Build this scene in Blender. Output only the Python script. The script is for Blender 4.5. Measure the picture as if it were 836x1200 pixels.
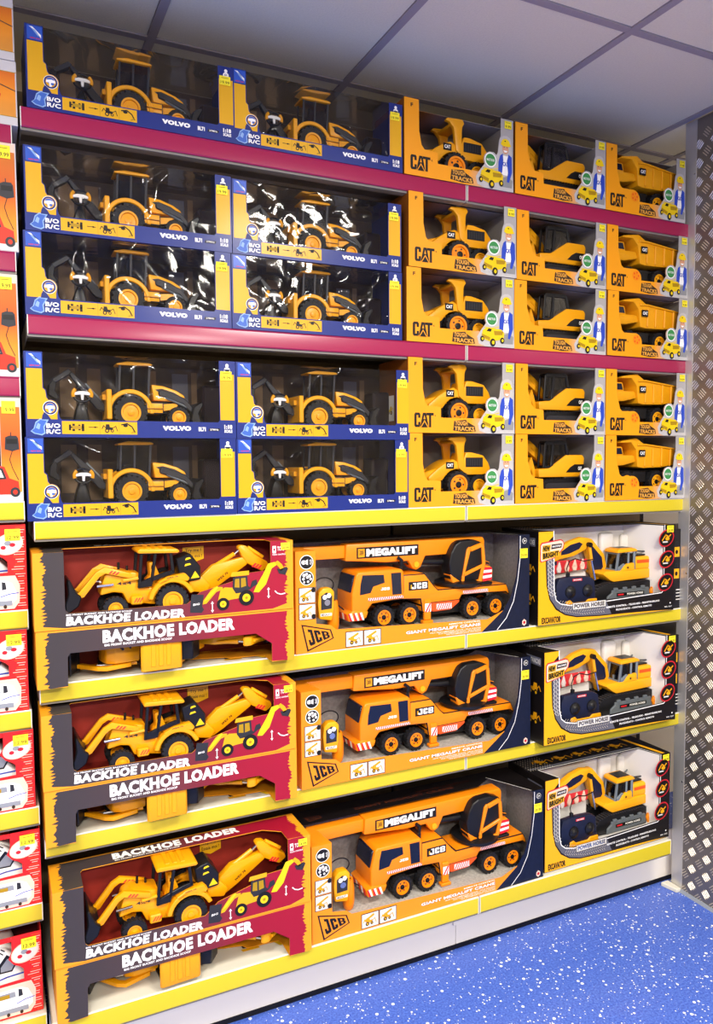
import bpy, bmesh, math, random
from mathutils import Vector, Matrix
from mathutils.geometry import tessellate_polygon
random.seed(7)
for o in list(bpy.data.objects): bpy.data.objects.remove(o)
SC = bpy.context.scene
COL = SC.collection
PI = math.pi

# ------------------------------------------------------------------ camera
CAMP = Vector((0.0, -2.0168, 1.6093)); YAW, PIT, ROL, FPX = .4453, .0634, -.0071, 900.1
f0 = Vector((math.sin(YAW), math.cos(YAW), 0)); rt = Vector((math.cos(YAW), -math.sin(YAW), 0)); up0 = Vector((0, 0, 1))
fw = f0*math.cos(PIT) - up0*math.sin(PIT); up = up0*math.cos(PIT) + f0*math.sin(PIT)
r2 = rt*math.cos(ROL) + up*math.sin(ROL); u2 = up*math.cos(ROL) - rt*math.sin(ROL)
cd = bpy.data.cameras.new('camera'); cam = bpy.data.objects.new('camera', cd); COL.objects.link(cam)
m = Matrix.Identity(4)
for i in range(3):
    m[i][0] = r2[i]; m[i][1] = u2[i]; m[i][2] = -fw[i]; m[i][3] = CAMP[i]
cam.matrix_world = m
cd.sensor_fit = 'VERTICAL'; cd.sensor_height = 36; cd.lens = 36*FPX/1200; cd.clip_start = .05
SC.camera = cam
# ------------------------------------------------------------------ exposure, world, lights
SC.view_settings.view_transform = 'Standard'; SC.view_settings.look = 'None'
SC.view_settings.exposure = -0.12; SC.view_settings.gamma = 1
SC.view_settings.use_curve_mapping = False
w = bpy.data.worlds.new('room_air'); SC.world = w; w.use_nodes = True
w.node_tree.nodes['Background'].inputs[0].default_value = (.9, .85, .8, 1)
w.node_tree.nodes['Background'].inputs[1].default_value = .05
ZC = 2.81
LAMP_W = 70.0
LAMPS = [(-.454, -1.8535), (1.361, -1.8535), (-.454, -3.6685), (1.361, -3.6685), (-2.269, -2.4585)]
for x, y in LAMPS:
    l = bpy.data.lights.new('ceiling_lamp_light', 'AREA'); l.shape = 'SQUARE'; l.size = .54; l.energy = LAMP_W if y > -3 else 120; l.color = (1, .94, .84)
    o = bpy.data.objects.new('ceiling_lamp_light', l); o.location = (x, y, ZC - .022); COL.objects.link(o)

# ------------------------------------------------------------------ materials
def lin(h):
    c = [int(h[i:i+2], 16)/255 for i in (0, 2, 4)]
    return tuple((v/12.92 if v <= .04045 else ((v+.055)/1.055)**2.4) for v in c) + (1,)
MATS = {}
def mat(name, hexc, rough=.5, metal=0, noise=0, nscale=40, bump=0, coat=0, spec=.3, grad=None, alpha=None):
    if name in MATS: return MATS[name]
    M = bpy.data.materials.new(name); M.use_nodes = True; nt = M.node_tree; b = nt.nodes['Principled BSDF']
    b.inputs['Roughness'].default_value = rough; b.inputs['Metallic'].default_value = metal
    b.inputs['Coat Weight'].default_value = coat*.35; b.inputs['Coat Roughness'].default_value = .15
    b.inputs['Specular IOR Level'].default_value = spec
    b.inputs['Base Color'].default_value = lin(hexc)
    tc = nt.nodes.new('ShaderNodeTexCoord'); src = None
    if grad:                                   # grad: (axis, [(pos, hex), ...], scale)
        ax, stops, lo, hi = grad
        sx = nt.nodes.new('ShaderNodeSeparateXYZ'); nt.links.new(tc.outputs['Object'], sx.inputs[0])
        mr = nt.nodes.new('ShaderNodeMapRange'); mr.inputs[1].default_value = lo; mr.inputs[2].default_value = hi
        nt.links.new(sx.outputs[ax], mr.inputs[0])
        cr = nt.nodes.new('ShaderNodeValToRGB'); e = cr.color_ramp.elements
        e[0].position = stops[0][0]; e[0].color = lin(stops[0][1]); e[1].position = stops[-1][0]; e[1].color = lin(stops[-1][1])
        for p, h in stops[1:-1]:
            q = e.new(p); q.color = lin(h)
        nt.links.new(mr.outputs[0], cr.inputs[0]); src = cr.outputs[0]
    if noise or bump:
        n = nt.nodes.new('ShaderNodeTexNoise'); n.inputs['Scale'].default_value = nscale; n.inputs['Detail'].default_value = 4
        nt.links.new(tc.outputs['Object'], n.inputs['Vector'])
        if noise:
            mx = nt.nodes.new('ShaderNodeMix'); mx.data_type = 'RGBA'; mx.blend_type = 'MULTIPLY'; mx.inputs[0].default_value = 1
            mr2 = nt.nodes.new('ShaderNodeMapRange'); mr2.inputs[1].default_value = .3; mr2.inputs[2].default_value = .7
            mr2.inputs[3].default_value = 1-noise; mr2.inputs[4].default_value = 1
            nt.links.new(n.outputs['Fac'], mr2.inputs[0]); nt.links.new(mr2.outputs[0], mx.inputs[7])
            if src: nt.links.new(src, mx.inputs[6])
            else: mx.inputs[6].default_value = lin(hexc)
            src = mx.outputs[2]
        if bump:
            bp = nt.nodes.new('ShaderNodeBump'); bp.inputs['Strength'].default_value = bump; bp.inputs['Distance'].default_value = .002
            nt.links.new(n.outputs['Fac'], bp.inputs['Height']); nt.links.new(bp.outputs[0], b.inputs['Normal'])
    if src: nt.links.new(src, b.inputs['Base Color'])
    MATS[name] = M
    return M
# plastics and cards
mat('toy_yellow', 'E89E10', .38, coat=.15); mat('toy_amber', 'F4A814', .38, coat=.15); mat('toy_orange', 'F0860C', .38, coat=.15)
mat('toy_lemon', 'EA9C08', .35, coat=.2)
mat('hub_orange', 'F08A10', .4); mat('red_orange', 'E8541A', .4)
mat('tire', '17171A', .6, bump=.2, nscale=90); mat('black', '141416', .35); mat('dark_grey', '2C2C30', .45); mat('mid_grey', '5E6468', .45)
mat('cab_grey', '70797F', .4); mat('navy_glass', '10172C', .12, coat=.6); mat('navy', '141A36', .4, coat=.2); mat('remote_navy', '181E36', .4)
mat('white', 'F0EEE8', .45); mat('offwhite', 'D8D4CA', .5); mat('chrome', 'C8C8C8', .2, 1); mat('seat_dark', '222026', .6)
mat('print_blue', '102672', .4, coat=.3); mat('print_yellow', 'DCA40A', .4, coat=.3); mat('print_white', 'F4F2EC', .45); mat('print_black', '141212', .45)
mat('logo_blue', '2C55B4', .35, coat=.4); mat('pale_blue', '86A8D4', .4); mat('deep_blue', '122468', .4); mat('mid_blue', '3A62B4', .4)
mat('print_red', 'D8202C', .45); mat('print_green', '3C8A48', .45); mat('skin', 'D49A74', .5); mat('shirt_blue', '2C48B0', .5)
mat('jeans_grey', '8C8C8A', .6); mat('helmet', 'F0CC10', .4); mat('truck_yellow', 'E8C414', .4); mat('truck_shade', 'A88410', .5)
mat('tag_tan', 'E0A040', .5); mat('blob_brown', '3A2818', .5); mat('sticker', 'F5E32A', .5); mat('sticker_ink', '5A4A18', .6)
mat('kid_halo', 'BCB8B2', .5); mat('card_inner', '4A2C22', .8); mat('card_black', '4A3A30', .55, noise=.6, nscale=12); mat('tray_dark', '30262A', .5, noise=.4, nscale=20)
mat('tray_white', 'D9D4CC', .4); mat('tray_speck', 'BDB7AE', .5, noise=.35, nscale=140)
mat('card_print_tan', '7A6248', .6); mat('card_print_grey', '5E5E68', .6)
mat('cat_card', 'F09A14', .45, coat=.25, grad=('X', [(0, 'F29C10'), (.62, 'F29C10'), (.84, 'A9A5A0'), (1, 'A9A5A0')], 0, .36))
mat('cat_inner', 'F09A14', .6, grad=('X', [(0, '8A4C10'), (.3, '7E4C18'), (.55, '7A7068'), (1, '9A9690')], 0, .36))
mat('h_orange', 'E89A1C', .5, coat=.15)
mat('h_card', '50484A', .5, coat=.15, grad=('X', [(0, '3C3636'), (.35, '4C3838'), (.6, '76242E'), (.8, '96122A'), (1, '9C102C')], .05, .62))
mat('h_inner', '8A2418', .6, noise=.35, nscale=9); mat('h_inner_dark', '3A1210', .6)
mat('j_orange', 'F08E14', .45, coat=.25); mat('j_navy', '101830', .4, coat=.3, noise=.35, nscale=60); mat('j_black', '120E0E', .35, coat=.4)
mat('j_brown', '4A2010', .6); mat('j_grey', '8F8A86', .55, noise=.3, nscale=120)
mat('e_yellow', 'F2AC12', .45, coat=.25); mat('e_black', '161212', .35, coat=.35)
mat('ring_red', 'C0202C', .4); mat('tool_red', 'D03034', .4); mat('tool_white', 'E6D8D0', .4)
mat('r_red', 'D8201C', .45, coat=.25); mat('r_dark', '4A0C0E', .6); mat('r_pale', 'F0C8B0', .5); mat('camper_grey', '8E9298', .4)
mat('o_white', 'C8C4C0', .5); mat('fork_red', 'D83018', .45)
# orange left boxes: painted sky gradient print
mat('o_orange', 'E8781A', .5, coat=.2, noise=.3, nscale=7, grad=('Z', [(0, 'E8A040'), (.3, 'F09018'), (.55, 'D85A14'), (1, 'E88424')], 0, .25))
# shelving and room
mat('lip_magenta', '9C1E48', .28, coat=.5); mat('lip_yellow', 'CEBA26', .35, coat=.35); mat('lip_white', 'E8E4D6', .35)
mat('shelf_metal', 'A08C68', .45, noise=.15, nscale=8); mat('shelf_white', 'D8D4C4', .4); mat('shelf_grey', '7E7870', .45)
mat('back_panel', '8A7656', .6, noise=.1, nscale=5); mat('upright', '1C1816', .6); mat('bracket', 'B8B0A0', .45)
mat('plinth', 'ECE6DC', .45); mat('kick_black', '0C0A0C', .5)
mat('ceiling_tile', 'F8F0D0', .9, noise=.06, nscale=180, bump=.4); mat('ceiling_bar', 'A8A0A0', .5)
mat('wall_paint', 'EADCC0', .85); mat('alu', 'D6D2CC', .36, .6, noise=.12, nscale=6); mat('alu_pad', 'D6CAB8', .35, .5)
mat('alu_plate', '948C84', .4, .7, noise=.3, nscale=3, bump=.1)
mat('bead', '8C929C', .5); mat('diffuser_frame', 'E8E6E0', .5)

def floor_mat():
    M = bpy.data.materials.new('blue_flecked_vinyl'); M.use_nodes = True; nt = M.node_tree; b = nt.nodes['Principled BSDF']
    b.inputs['Roughness'].default_value = .38; b.inputs['Coat Weight'].default_value = .15
    tc = nt.nodes.new('ShaderNodeTexCoord')
    def mathn(op, a, bb):
        n = nt.nodes.new('ShaderNodeMath'); n.operation = op
        for i, v in enumerate((a, bb)):
            if isinstance(v, (int, float)): n.inputs[i].default_value = v
            else: nt.links.new(v, n.inputs[i])
        return n.outputs[0]
    def flecks(scale, prob, rad):
        v = nt.nodes.new('ShaderNodeTexVoronoi'); v.inputs['Scale'].default_value = scale
        nt.links.new(tc.outputs['Object'], v.inputs['Vector'])
        s = nt.nodes.new('ShaderNodeSeparateColor'); nt.links.new(v.outputs['Color'], s.inputs[0])
        near = mathn('LESS_THAN', v.outputs['Distance'], mathn('MULTIPLY', s.outputs[1], rad))
        return mathn('MULTIPLY', near, mathn('LESS_THAN', s.outputs[0], prob))
    fl = mathn('MAXIMUM', flecks(62, .42, .34), flecks(130, .30, .36))
    n = nt.nodes.new('ShaderNodeTexNoise'); n.inputs['Scale'].default_value = 160; n.inputs['Detail'].default_value = 3
    nt.links.new(tc.outputs['Object'], n.inputs['Vector'])
    cr = nt.nodes.new('ShaderNodeValToRGB'); e = cr.color_ramp.elements
    e[0].position = .35; e[0].color = lin('3A56B8'); e[1].position = .68; e[1].color = lin('5C7ED8')
    nt.links.new(n.outputs['Fac'], cr.inputs[0])
    mx = nt.nodes.new('ShaderNodeMix'); mx.data_type = 'RGBA'; mx.inputs[7].default_value = lin('F2F4F4')
    nt.links.new(fl, mx.inputs[0]); nt.links.new(cr.outputs[0], mx.inputs[6]); nt.links.new(mx.outputs[2], b.inputs['Base Color'])
    MATS['floor'] = M
floor_mat()
def film_mat(name, strength, dist, tint, scale):
    M = bpy.data.materials.new(name); M.use_nodes = True; nt = M.node_tree
    for n in list(nt.nodes): nt.nodes.remove(n)
    out = nt.nodes.new('ShaderNodeOutputMaterial'); tr = nt.nodes.new('ShaderNodeBsdfTransparent'); gl = nt.nodes.new('ShaderNodeBsdfGlossy')
    tr.inputs[0].default_value = (tint, tint, tint, 1); gl.inputs['Roughness'].default_value = .06
    tc = nt.nodes.new('ShaderNodeTexCoord'); oi = nt.nodes.new('ShaderNodeObjectInfo')
    ad = nt.nodes.new('ShaderNodeVectorMath'); ad.operation = 'ADD'
    sc = nt.nodes.new('ShaderNodeVectorMath'); sc.operation = 'SCALE'; sc.inputs['Scale'].default_value = 1
    cb = nt.nodes.new('ShaderNodeCombineXYZ'); mu = nt.nodes.new('ShaderNodeMath'); mu.operation = 'MULTIPLY'; mu.inputs[1].default_value = 13
    nt.links.new(oi.outputs['Random'], mu.inputs[0]); nt.links.new(mu.outputs[0], cb.inputs[0]); nt.links.new(mu.outputs[0], cb.inputs[2])
    nt.links.new(tc.outputs['Object'], ad.inputs[0]); nt.links.new(cb.outputs[0], ad.inputs[1])
    n = nt.nodes.new('ShaderNodeTexNoise'); n.inputs['Scale'].default_value = scale; n.inputs['Detail'].default_value = 2.5; n.inputs['Distortion'].default_value = 1.6
    nt.links.new(ad.outputs[0], n.inputs['Vector'])
    bp = nt.nodes.new('ShaderNodeBump'); bp.inputs['Strength'].default_value = strength; bp.inputs['Distance'].default_value = dist
    s1 = nt.nodes.new('ShaderNodeMath'); s1.operation = 'SUBTRACT'; s1.inputs[1].default_value = .5; nt.links.new(n.outputs['Fac'], s1.inputs[0])
    s2 = nt.nodes.new('ShaderNodeMath'); s2.operation = 'ABSOLUTE'; nt.links.new(s1.outputs[0], s2.inputs[0])
    s3 = nt.nodes.new('ShaderNodeMath'); s3.operation = 'POWER'; s3.inputs[1].default_value = .45; nt.links.new(s2.outputs[0], s3.inputs[0])
    nt.links.new(s3.outputs[0], bp.inputs['Height']); nt.links.new(bp.outputs[0], gl.inputs['Normal'])
    fr = nt.nodes.new('ShaderNodeFresnel'); fr.inputs[0].default_value = 1.45; nt.links.new(bp.outputs[0], fr.inputs['Normal'])
    m2 = nt.nodes.new('ShaderNodeMath'); m2.operation = 'MULTIPLY'; m2.inputs[1].default_value = .75; m2.use_clamp = True; nt.links.new(fr.outputs[0], m2.inputs[0])
    ms = nt.nodes.new('ShaderNodeMixShader'); nt.links.new(m2.outputs[0], ms.inputs[0]); nt.links.new(tr.outputs[0], ms.inputs[1]); nt.links.new(gl.outputs[0], ms.inputs[2])
    nt.links.new(ms.outputs[0], out.inputs[0]); MATS[name] = M
film_mat('clear_film', .2, .02, .97, 4)
film_mat('smoke_glass', .05, .001, .45, 6)
def emit_mat(name, col, s):
    M = bpy.data.materials.new(name); M.use_nodes = True; nt = M.node_tree; b = nt.nodes['Principled BSDF']
    b.inputs['Emission Color'].default_value = col; b.inputs['Emission Strength'].default_value = s; MATS[name] = M
emit_mat('lamp_diffuser', (1, .90, .78, 1), 8)

# ------------------------------------------------------------------ text outlines, cached
TXT = {}
def text_geo(s, bold, shear=0):
    k = (s, bold, shear)
    if k in TXT: return TXT[k]
    c = bpy.data.curves.new('t', 'FONT'); c.body = s; c.size = 1; c.offset = bold; c.shear = shear; c.resolution_u = 2; c.space_line = .8; c.align_x = 'CENTER'
    hv_ = (bold - .03)*1000 if bold > .03 else 0
    c.offset = min(bold, .03); c.space_character = 1.0 + c.offset*1.4 + hv_*1.7
    o = bpy.data.objects.new('t', c); COL.objects.link(o)
    dg = bpy.context.evaluated_depsgraph_get(); dg.update()
    me = bpy.data.meshes.new_from_object(o.evaluated_get(dg))
    vs = [(v.co.x, v.co.y) for v in me.vertices]; fs = [tuple(p.vertices) for p in me.polygons]
    bpy.data.objects.remove(o); bpy.data.curves.remove(c); bpy.data.meshes.remove(me)
    x0 = min(v[0] for v in vs); x1 = max(v[0] for v in vs); y0 = min(v[1] for v in vs); y1 = max(v[1] for v in vs)
    vs = [((v[0]-x0)/(x1-x0), (v[1]-y0)/(y1-y0)) for v in vs]
    TXT[k] = (vs, fs, x1-x0, y1-y0)
    return TXT[k]

# ------------------------------------------------------------------ mesh builder (millimetres)
class MB:
    def __init__(s): s.bm = bmesh.new(); s.ms = []; s.off = (0, 0, 0); s.tx = None
    def mi(s, m):
        if m not in s.ms: s.ms.append(m)
        return s.ms.index(m)
    def V(s, p): return s.bm.verts.new(((p[0]+s.off[0])*.001, (p[1]+s.off[1])*.001, (p[2]+s.off[2])*.001))
    def _bev(s, faces, b, seg):
        if b <= 0: return
        ed = list({e for f in faces for e in f.edges})
        bmesh.ops.bevel(s.bm, geom=ed, offset=b*.001, segments=seg, profile=.5, affect='EDGES', clamp_overlap=True)
    def prism(s, pts, y0, y1, m, bev=0, seg=1, ax='y'):
        P = (lambda a, b, c: (a, c, b)) if ax == 'y' else ((lambda a, b, c: (c, a, b)) if ax == 'x' else (lambda a, b, c: (a, b, c)))
        A = [s.V(P(a, b, y0)) for a, b in pts]; B = [s.V(P(a, b, y1)) for a, b in pts]; i = s.mi(m); F = []
        F.append(s.bm.faces.new(A)); F.append(s.bm.faces.new(B[::-1])); n = len(pts)
        for k in range(n): F.append(s.bm.faces.new((A[k], B[k], B[(k+1) % n], A[(k+1) % n])))
        bmesh.ops.recalc_face_normals(s.bm, faces=F)
        for f in F: f.material_index = i
        s._bev(F, bev, seg)
        return s
    def box(s, x0, x1, y0, y1, z0, z1, m, bev=0, seg=1):
        return s.prism([(x0, z0), (x1, z0), (x1, z1), (x0, z1)], y0, y1, m, bev, seg)
    def hexa(s, c8, m, bev=0):       # 8 corners: bottom 4 then top 4
        v = [s.V(p) for p in c8]; i = s.mi(m)
        F = [s.bm.faces.new([v[k] for k in q]) for q in ((3, 2, 1, 0), (4, 5, 6, 7), (0, 1, 5, 4), (1, 2, 6, 5), (2, 3, 7, 6), (3, 0, 4, 7))]
        bmesh.ops.recalc_face_normals(s.bm, faces=F)
        for f in F: f.material_index = i
        s._bev(F, bev, 1); return s
    def lathe(s, prof, c, m, seg=24, ax='y', cap=True):      # prof: (r, h) along axis
        i = s.mi(m); rings = []
        for r, h in prof:
            ring = []
            for k in range(seg):
                a = 2*PI*k/seg; u, v = r*math.cos(a), r*math.sin(a)
                p = (c[0]+u, c[1]+h, c[2]+v) if ax == 'y' else ((c[0]+u, c[1]+v, c[2]+h) if ax == 'z' else (c[0]+h, c[1]+u, c[2]+v))
                ring.append(s.V(p))
            rings.append(ring)
        F = []
        for a, b in zip(rings, rings[1:] if cap else rings[1:]+rings[:1]):
            for k in range(seg): F.append(s.bm.faces.new((a[k], a[(k+1) % seg], b[(k+1) % seg], b[k])))
        if cap: F.append(s.bm.faces.new(rings[0])); F.append(s.bm.faces.new(rings[-1][::-1]))
        bmesh.ops.recalc_face_normals(s.bm, faces=F)
        for f in F: f.material_index = i
        return s
    def tube(s, path, r, m, seg=8):
        P = [Vector(p) for p in path]; i = s.mi(m); rings = []
        for k, p in enumerate(P):
            d = (P[min(k+1, len(P)-1)] - P[max(k-1, 0)]).normalized()
            a = d.orthogonal().normalized() if k == 0 else (a0 - d*a0.dot(d)).normalized()
            a0 = a; b = d.cross(a)
            rings.append([s.V(p + a*r*math.cos(2*PI*j/seg) + b*r*math.sin(2*PI*j/seg)) for j in range(seg)])
        F = []
        for a, b in zip(rings, rings[1:]):
            for k in range(seg): F.append(s.bm.faces.new((a[k], a[(k+1) % seg], b[(k+1) % seg], b[k])))
        F.append(s.bm.faces.new(rings[0])); F.append(s.bm.faces.new(rings[-1][::-1]))
        bmesh.ops.recalc_face_normals(s.bm, faces=F)
        for f in F: f.material_index = i
        return s
    # flat print: plane F front (faces -y), T top (a=x, b=depth), L left side (a=depth, b=z)
    def pmap(s, pl, a, b, l):
        if pl[0] == 'F': return (a, pl[1]-l*.3, b)
        if pl[0] == 'T': return (a, b, pl[1]+l*.3)
        return (pl[1]-l*.3, a, b)
    def poly(s, pts, m, l=1, pl=('F', 0)):
        v = [s.V(s.pmap(pl, a, b, l)) for a, b in pts]; f = s.bm.faces.new(v); f.material_index = s.mi(m)
        f.normal_update(); want = {'F': Vector((0, -1, 0)), 'T': Vector((0, 0, 1)), 'L': Vector((-1, 0, 0))}[pl[0]]
        if f.normal.dot(want) < 0: f.normal_flip()
        return s
    def rect(s, x0, z0, x1, z1, m, l=1, pl=('F', 0)): return s.poly([(x0, z0), (x1, z0), (x1, z1), (x0, z1)], m, l, pl)
    def disc(s, cx, cz, rx, rz, m, l=1, pl=('F', 0), n=20, rot=0):
        ca, sa = math.cos(rot), math.sin(rot)
        return s.poly([(cx+rx*math.cos(t)*ca-rz*math.sin(t)*sa, cz+rx*math.cos(t)*sa+rz*math.sin(t)*ca) for t in [2*PI*k/n for k in range(n)]], m, l, pl)
    def line(s, pts, w, m, l=1, pl=('F', 0)):
        for (a, b), (c, d) in zip(pts, pts[1:]):
            L = math.hypot(c-a, d-b) or 1; nx, nz = -(d-b)/L*w/2, (c-a)/L*w/2; ex, ez = (c-a)/L*w*.25, (d-b)/L*w*.25
            s.poly([(a-nx-ex, b-nz-ez), (c-nx+ex, d-nz+ez), (c+nx+ex, d+nz+ez), (a+nx-ex, b+nz-ez)], m, l, pl)
        return s
    def text(s, t, q, m, l=2, pl=('F', 0), bold=.02, shear=0):
        # q: (x0,z0,x1,z1) or four corners BL,BR,TR,TL
        if not hasattr(q[0], '__len__'): q = ((q[0], q[1]), (q[2], q[1]), (q[2], q[3]), (q[0], q[3]))
        heavy = max(0, bold-.03); vs, fs, ew, eh = text_geo(t, min(bold, .03)+(heavy > 0)*heavy*1e-3, shear); me_ = s; s.tx = s.tx or MB(); s = s.tx; i = s.mi(m)
        sh = [(0, 0)] if heavy <= 0 else [(a_*heavy/ew, b_*heavy/eh*.7) for a_ in (-1, 0, 1) for b_ in (-1, 1)]
        hu, hv = (heavy/ew, heavy/eh*.7) if heavy > 0 else (0, 0)
        for k_, (du, dv) in enumerate(sh):
            V = []
            for u, v in vs:
                u = hu+u*(1-2*hu)+du; v = hv+v*(1-2*hv)+dv
                a = (1-u)*(1-v)*q[0][0]+u*(1-v)*q[1][0]+u*v*q[2][0]+(1-u)*v*q[3][0]
                b = (1-u)*(1-v)*q[0][1]+u*(1-v)*q[1][1]+u*v*q[2][1]+(1-u)*v*q[3][1]
                V.append(s.V(s.pmap(pl, a, b, l+k_*.14)))
            for f in fs:
                try: g = s.bm.faces.new([V[k] for k in f]); g.material_index = i
                except ValueError: pass
        return me_
    def sheet(s, f, nx, nz, m):
        i = s.mi(m); g = [[s.V(f(a/nx, b/nz)) for a in range(nx+1)] for b in range(nz+1)]
        for b in range(nz):
            for a in range(nx): s.bm.faces.new((g[b][a], g[b][a+1], g[b+1][a+1], g[b+1][a])).material_index = i
        return s
    def mesh(s, name, smooth=35):
        me = bpy.data.meshes.new(name); s.bm.to_mesh(me); s.bm.free()
        for k in s.ms: me.materials.append(MATS[k])
        if smooth:
            me.polygons.foreach_set('use_smooth', [True]*len(me.polygons)); me.set_sharp_from_angle(angle=math.radians(smooth))
        return me
    def build(s, name, parent=None, label=None, loc=None, smooth=35):
        o = bpy.data.objects.new(name, s.mesh(name, smooth)); COL.objects.link(o)
        if parent: o.parent = parent
        if label: o['label'] = label
        if loc: o.location = [c*.001 for c in loc]
        if s.tx and parent: s.tx.build('lettering', parent, smooth=0)
        return o
def thing(name, label, cat, loc=(0, 0, 0), group=None, scale=(1, 1, 1), rot=(0, 0, 0)):
    o = bpy.data.objects.new(name, None); COL.objects.link(o); o.empty_display_size = .05
    o.location = loc; o.scale = scale; o.rotation_euler = rot; o['label'] = label; o['category'] = cat
    if group: o['group'] = group
    return o
def tag(o, label, cat, group=None):
    o['label'] = label; o['category'] = cat
    if group: o['group'] = group
    return o
def struct(o): o['kind'] = 'structure'; return o
KIDS = {}
def dup(root, label, loc, scale=(1, 1, 1), rot=(0, 0, 0)):
    if root.name not in KIDS: KIDS[root.name] = [(c, list(c.children)) for c in root.children]
    r = root.copy(); COL.objects.link(r); r.location = loc; r.scale = scale; r.rotation_euler = rot; r['label'] = label
    for ch, gs in KIDS[root.name]:
        c = ch.copy(); COL.objects.link(c); c.parent = r
        for g in gs:
            d = g.copy(); COL.objects.link(d); d.parent = c
    return r
WM = {}
def wheel(parent, cx, cz, y0, w, R, rh, rubber='tire', hubm='toy_amber', lugs=18, spokes=0, name='wheel'):
    k = (w, R, rh, rubber, hubm, lugs, spokes)
    if k not in WM:
        t = MB(); t.lathe([(rh, 1), (rh+1, 0), (R*.9, 0), (R*.96, w*.15), (R*.96, w*.85), (R*.9, w), (rh, w)], (0, 0, 0), rubber, 28, cap=False)
        for j in range(lugs):
            a = 2*PI*j/lugs; da = PI/lugs*.62
            for sgn, ya, yb in ((1, -.2, w*.5), (-1, w*.5, w+.2)):
                q = []
                for r in (R*.84, R*1.0):
                    for aa, yy in ((a-da, ya), (a+da, ya), (a+da+.12*sgn, yb), (a-da+.12*sgn, yb)):
                        q.append((r*math.cos(aa), yy, r*math.sin(aa)))
                t.hexa(q, rubber)
        tm = t.mesh('wheel')
        h = MB(); h.lathe([(rh*.2, 3.2), (rh*.55, 3.5), (rh*.8, 4.2), (rh*.86, -.6), (rh*1.06, -1.0), (rh*1.06, w*.4)], (0, 0, 0), hubm, 24)
        h.lathe([(rh*.26, 0), (rh*.34, .6), (rh*.36, 4)], (0, 0, 0), 'black' if spokes else hubm, 12)
        for j in range(spokes):
            a = 2*PI*j/spokes
            h.lathe([(rh*.11, 2.4), (rh*.11, 4)], (rh*.6*math.cos(a), 0, rh*.6*math.sin(a)), 'dark_grey', 6)
        WM[k] = (tm, h.mesh('hub'))
    a, b = WM[k]
    o = bpy.data.objects.new(name, a); COL.objects.link(o); o.parent = parent; o.location = (cx*.001, y0*.001, cz*.001)
    g = bpy.data.objects.new('hub', b); COL.objects.link(g); g.parent = o
    return o
def arc(cx, cz, r, a0, a1, n):
    return [(cx+r*math.cos(math.radians(a0+(a1-a0)*k/n)), cz+r*math.sin(math.radians(a0+(a1-a0)*k/n))) for k in range(n+1)]
def sticker(parent, x0, z0, x1, z1, price, y=0, pl=None):
    s = MB(); pl = pl or ('F', y)
    s.rect(x0, z0, x1, z1, 'sticker', 7, pl)
    s.text(price, (x0+(x1-x0)*.12, z0+(z1-z0)*.12, x1-(x1-x0)*.1, z0+(z1-z0)*.45), 'sticker_ink', 8, pl, .01)
    s.line([(x0+(x1-x0)*.2, z1-(z1-z0)*.22), (x1-(x1-x0)*.2, z1-(z1-z0)*.2)], 1.2, 'sticker_ink', 8, pl)
    return s.build('price_sticker', parent, smooth=0)
def rag(x, z0, z1, amp, n, seed, side=1):
    r = random.Random(seed); p = []
    for k in range(n+1):
        z = z0+(z1-z0)*k/n
        p.append((x + side*amp*math.sin(k*.9+seed)*.4, z)); p.append((x+side*(-r.random()*amp), z+(z1-z0)/n*.35)); 
    return p[:-1]

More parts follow.
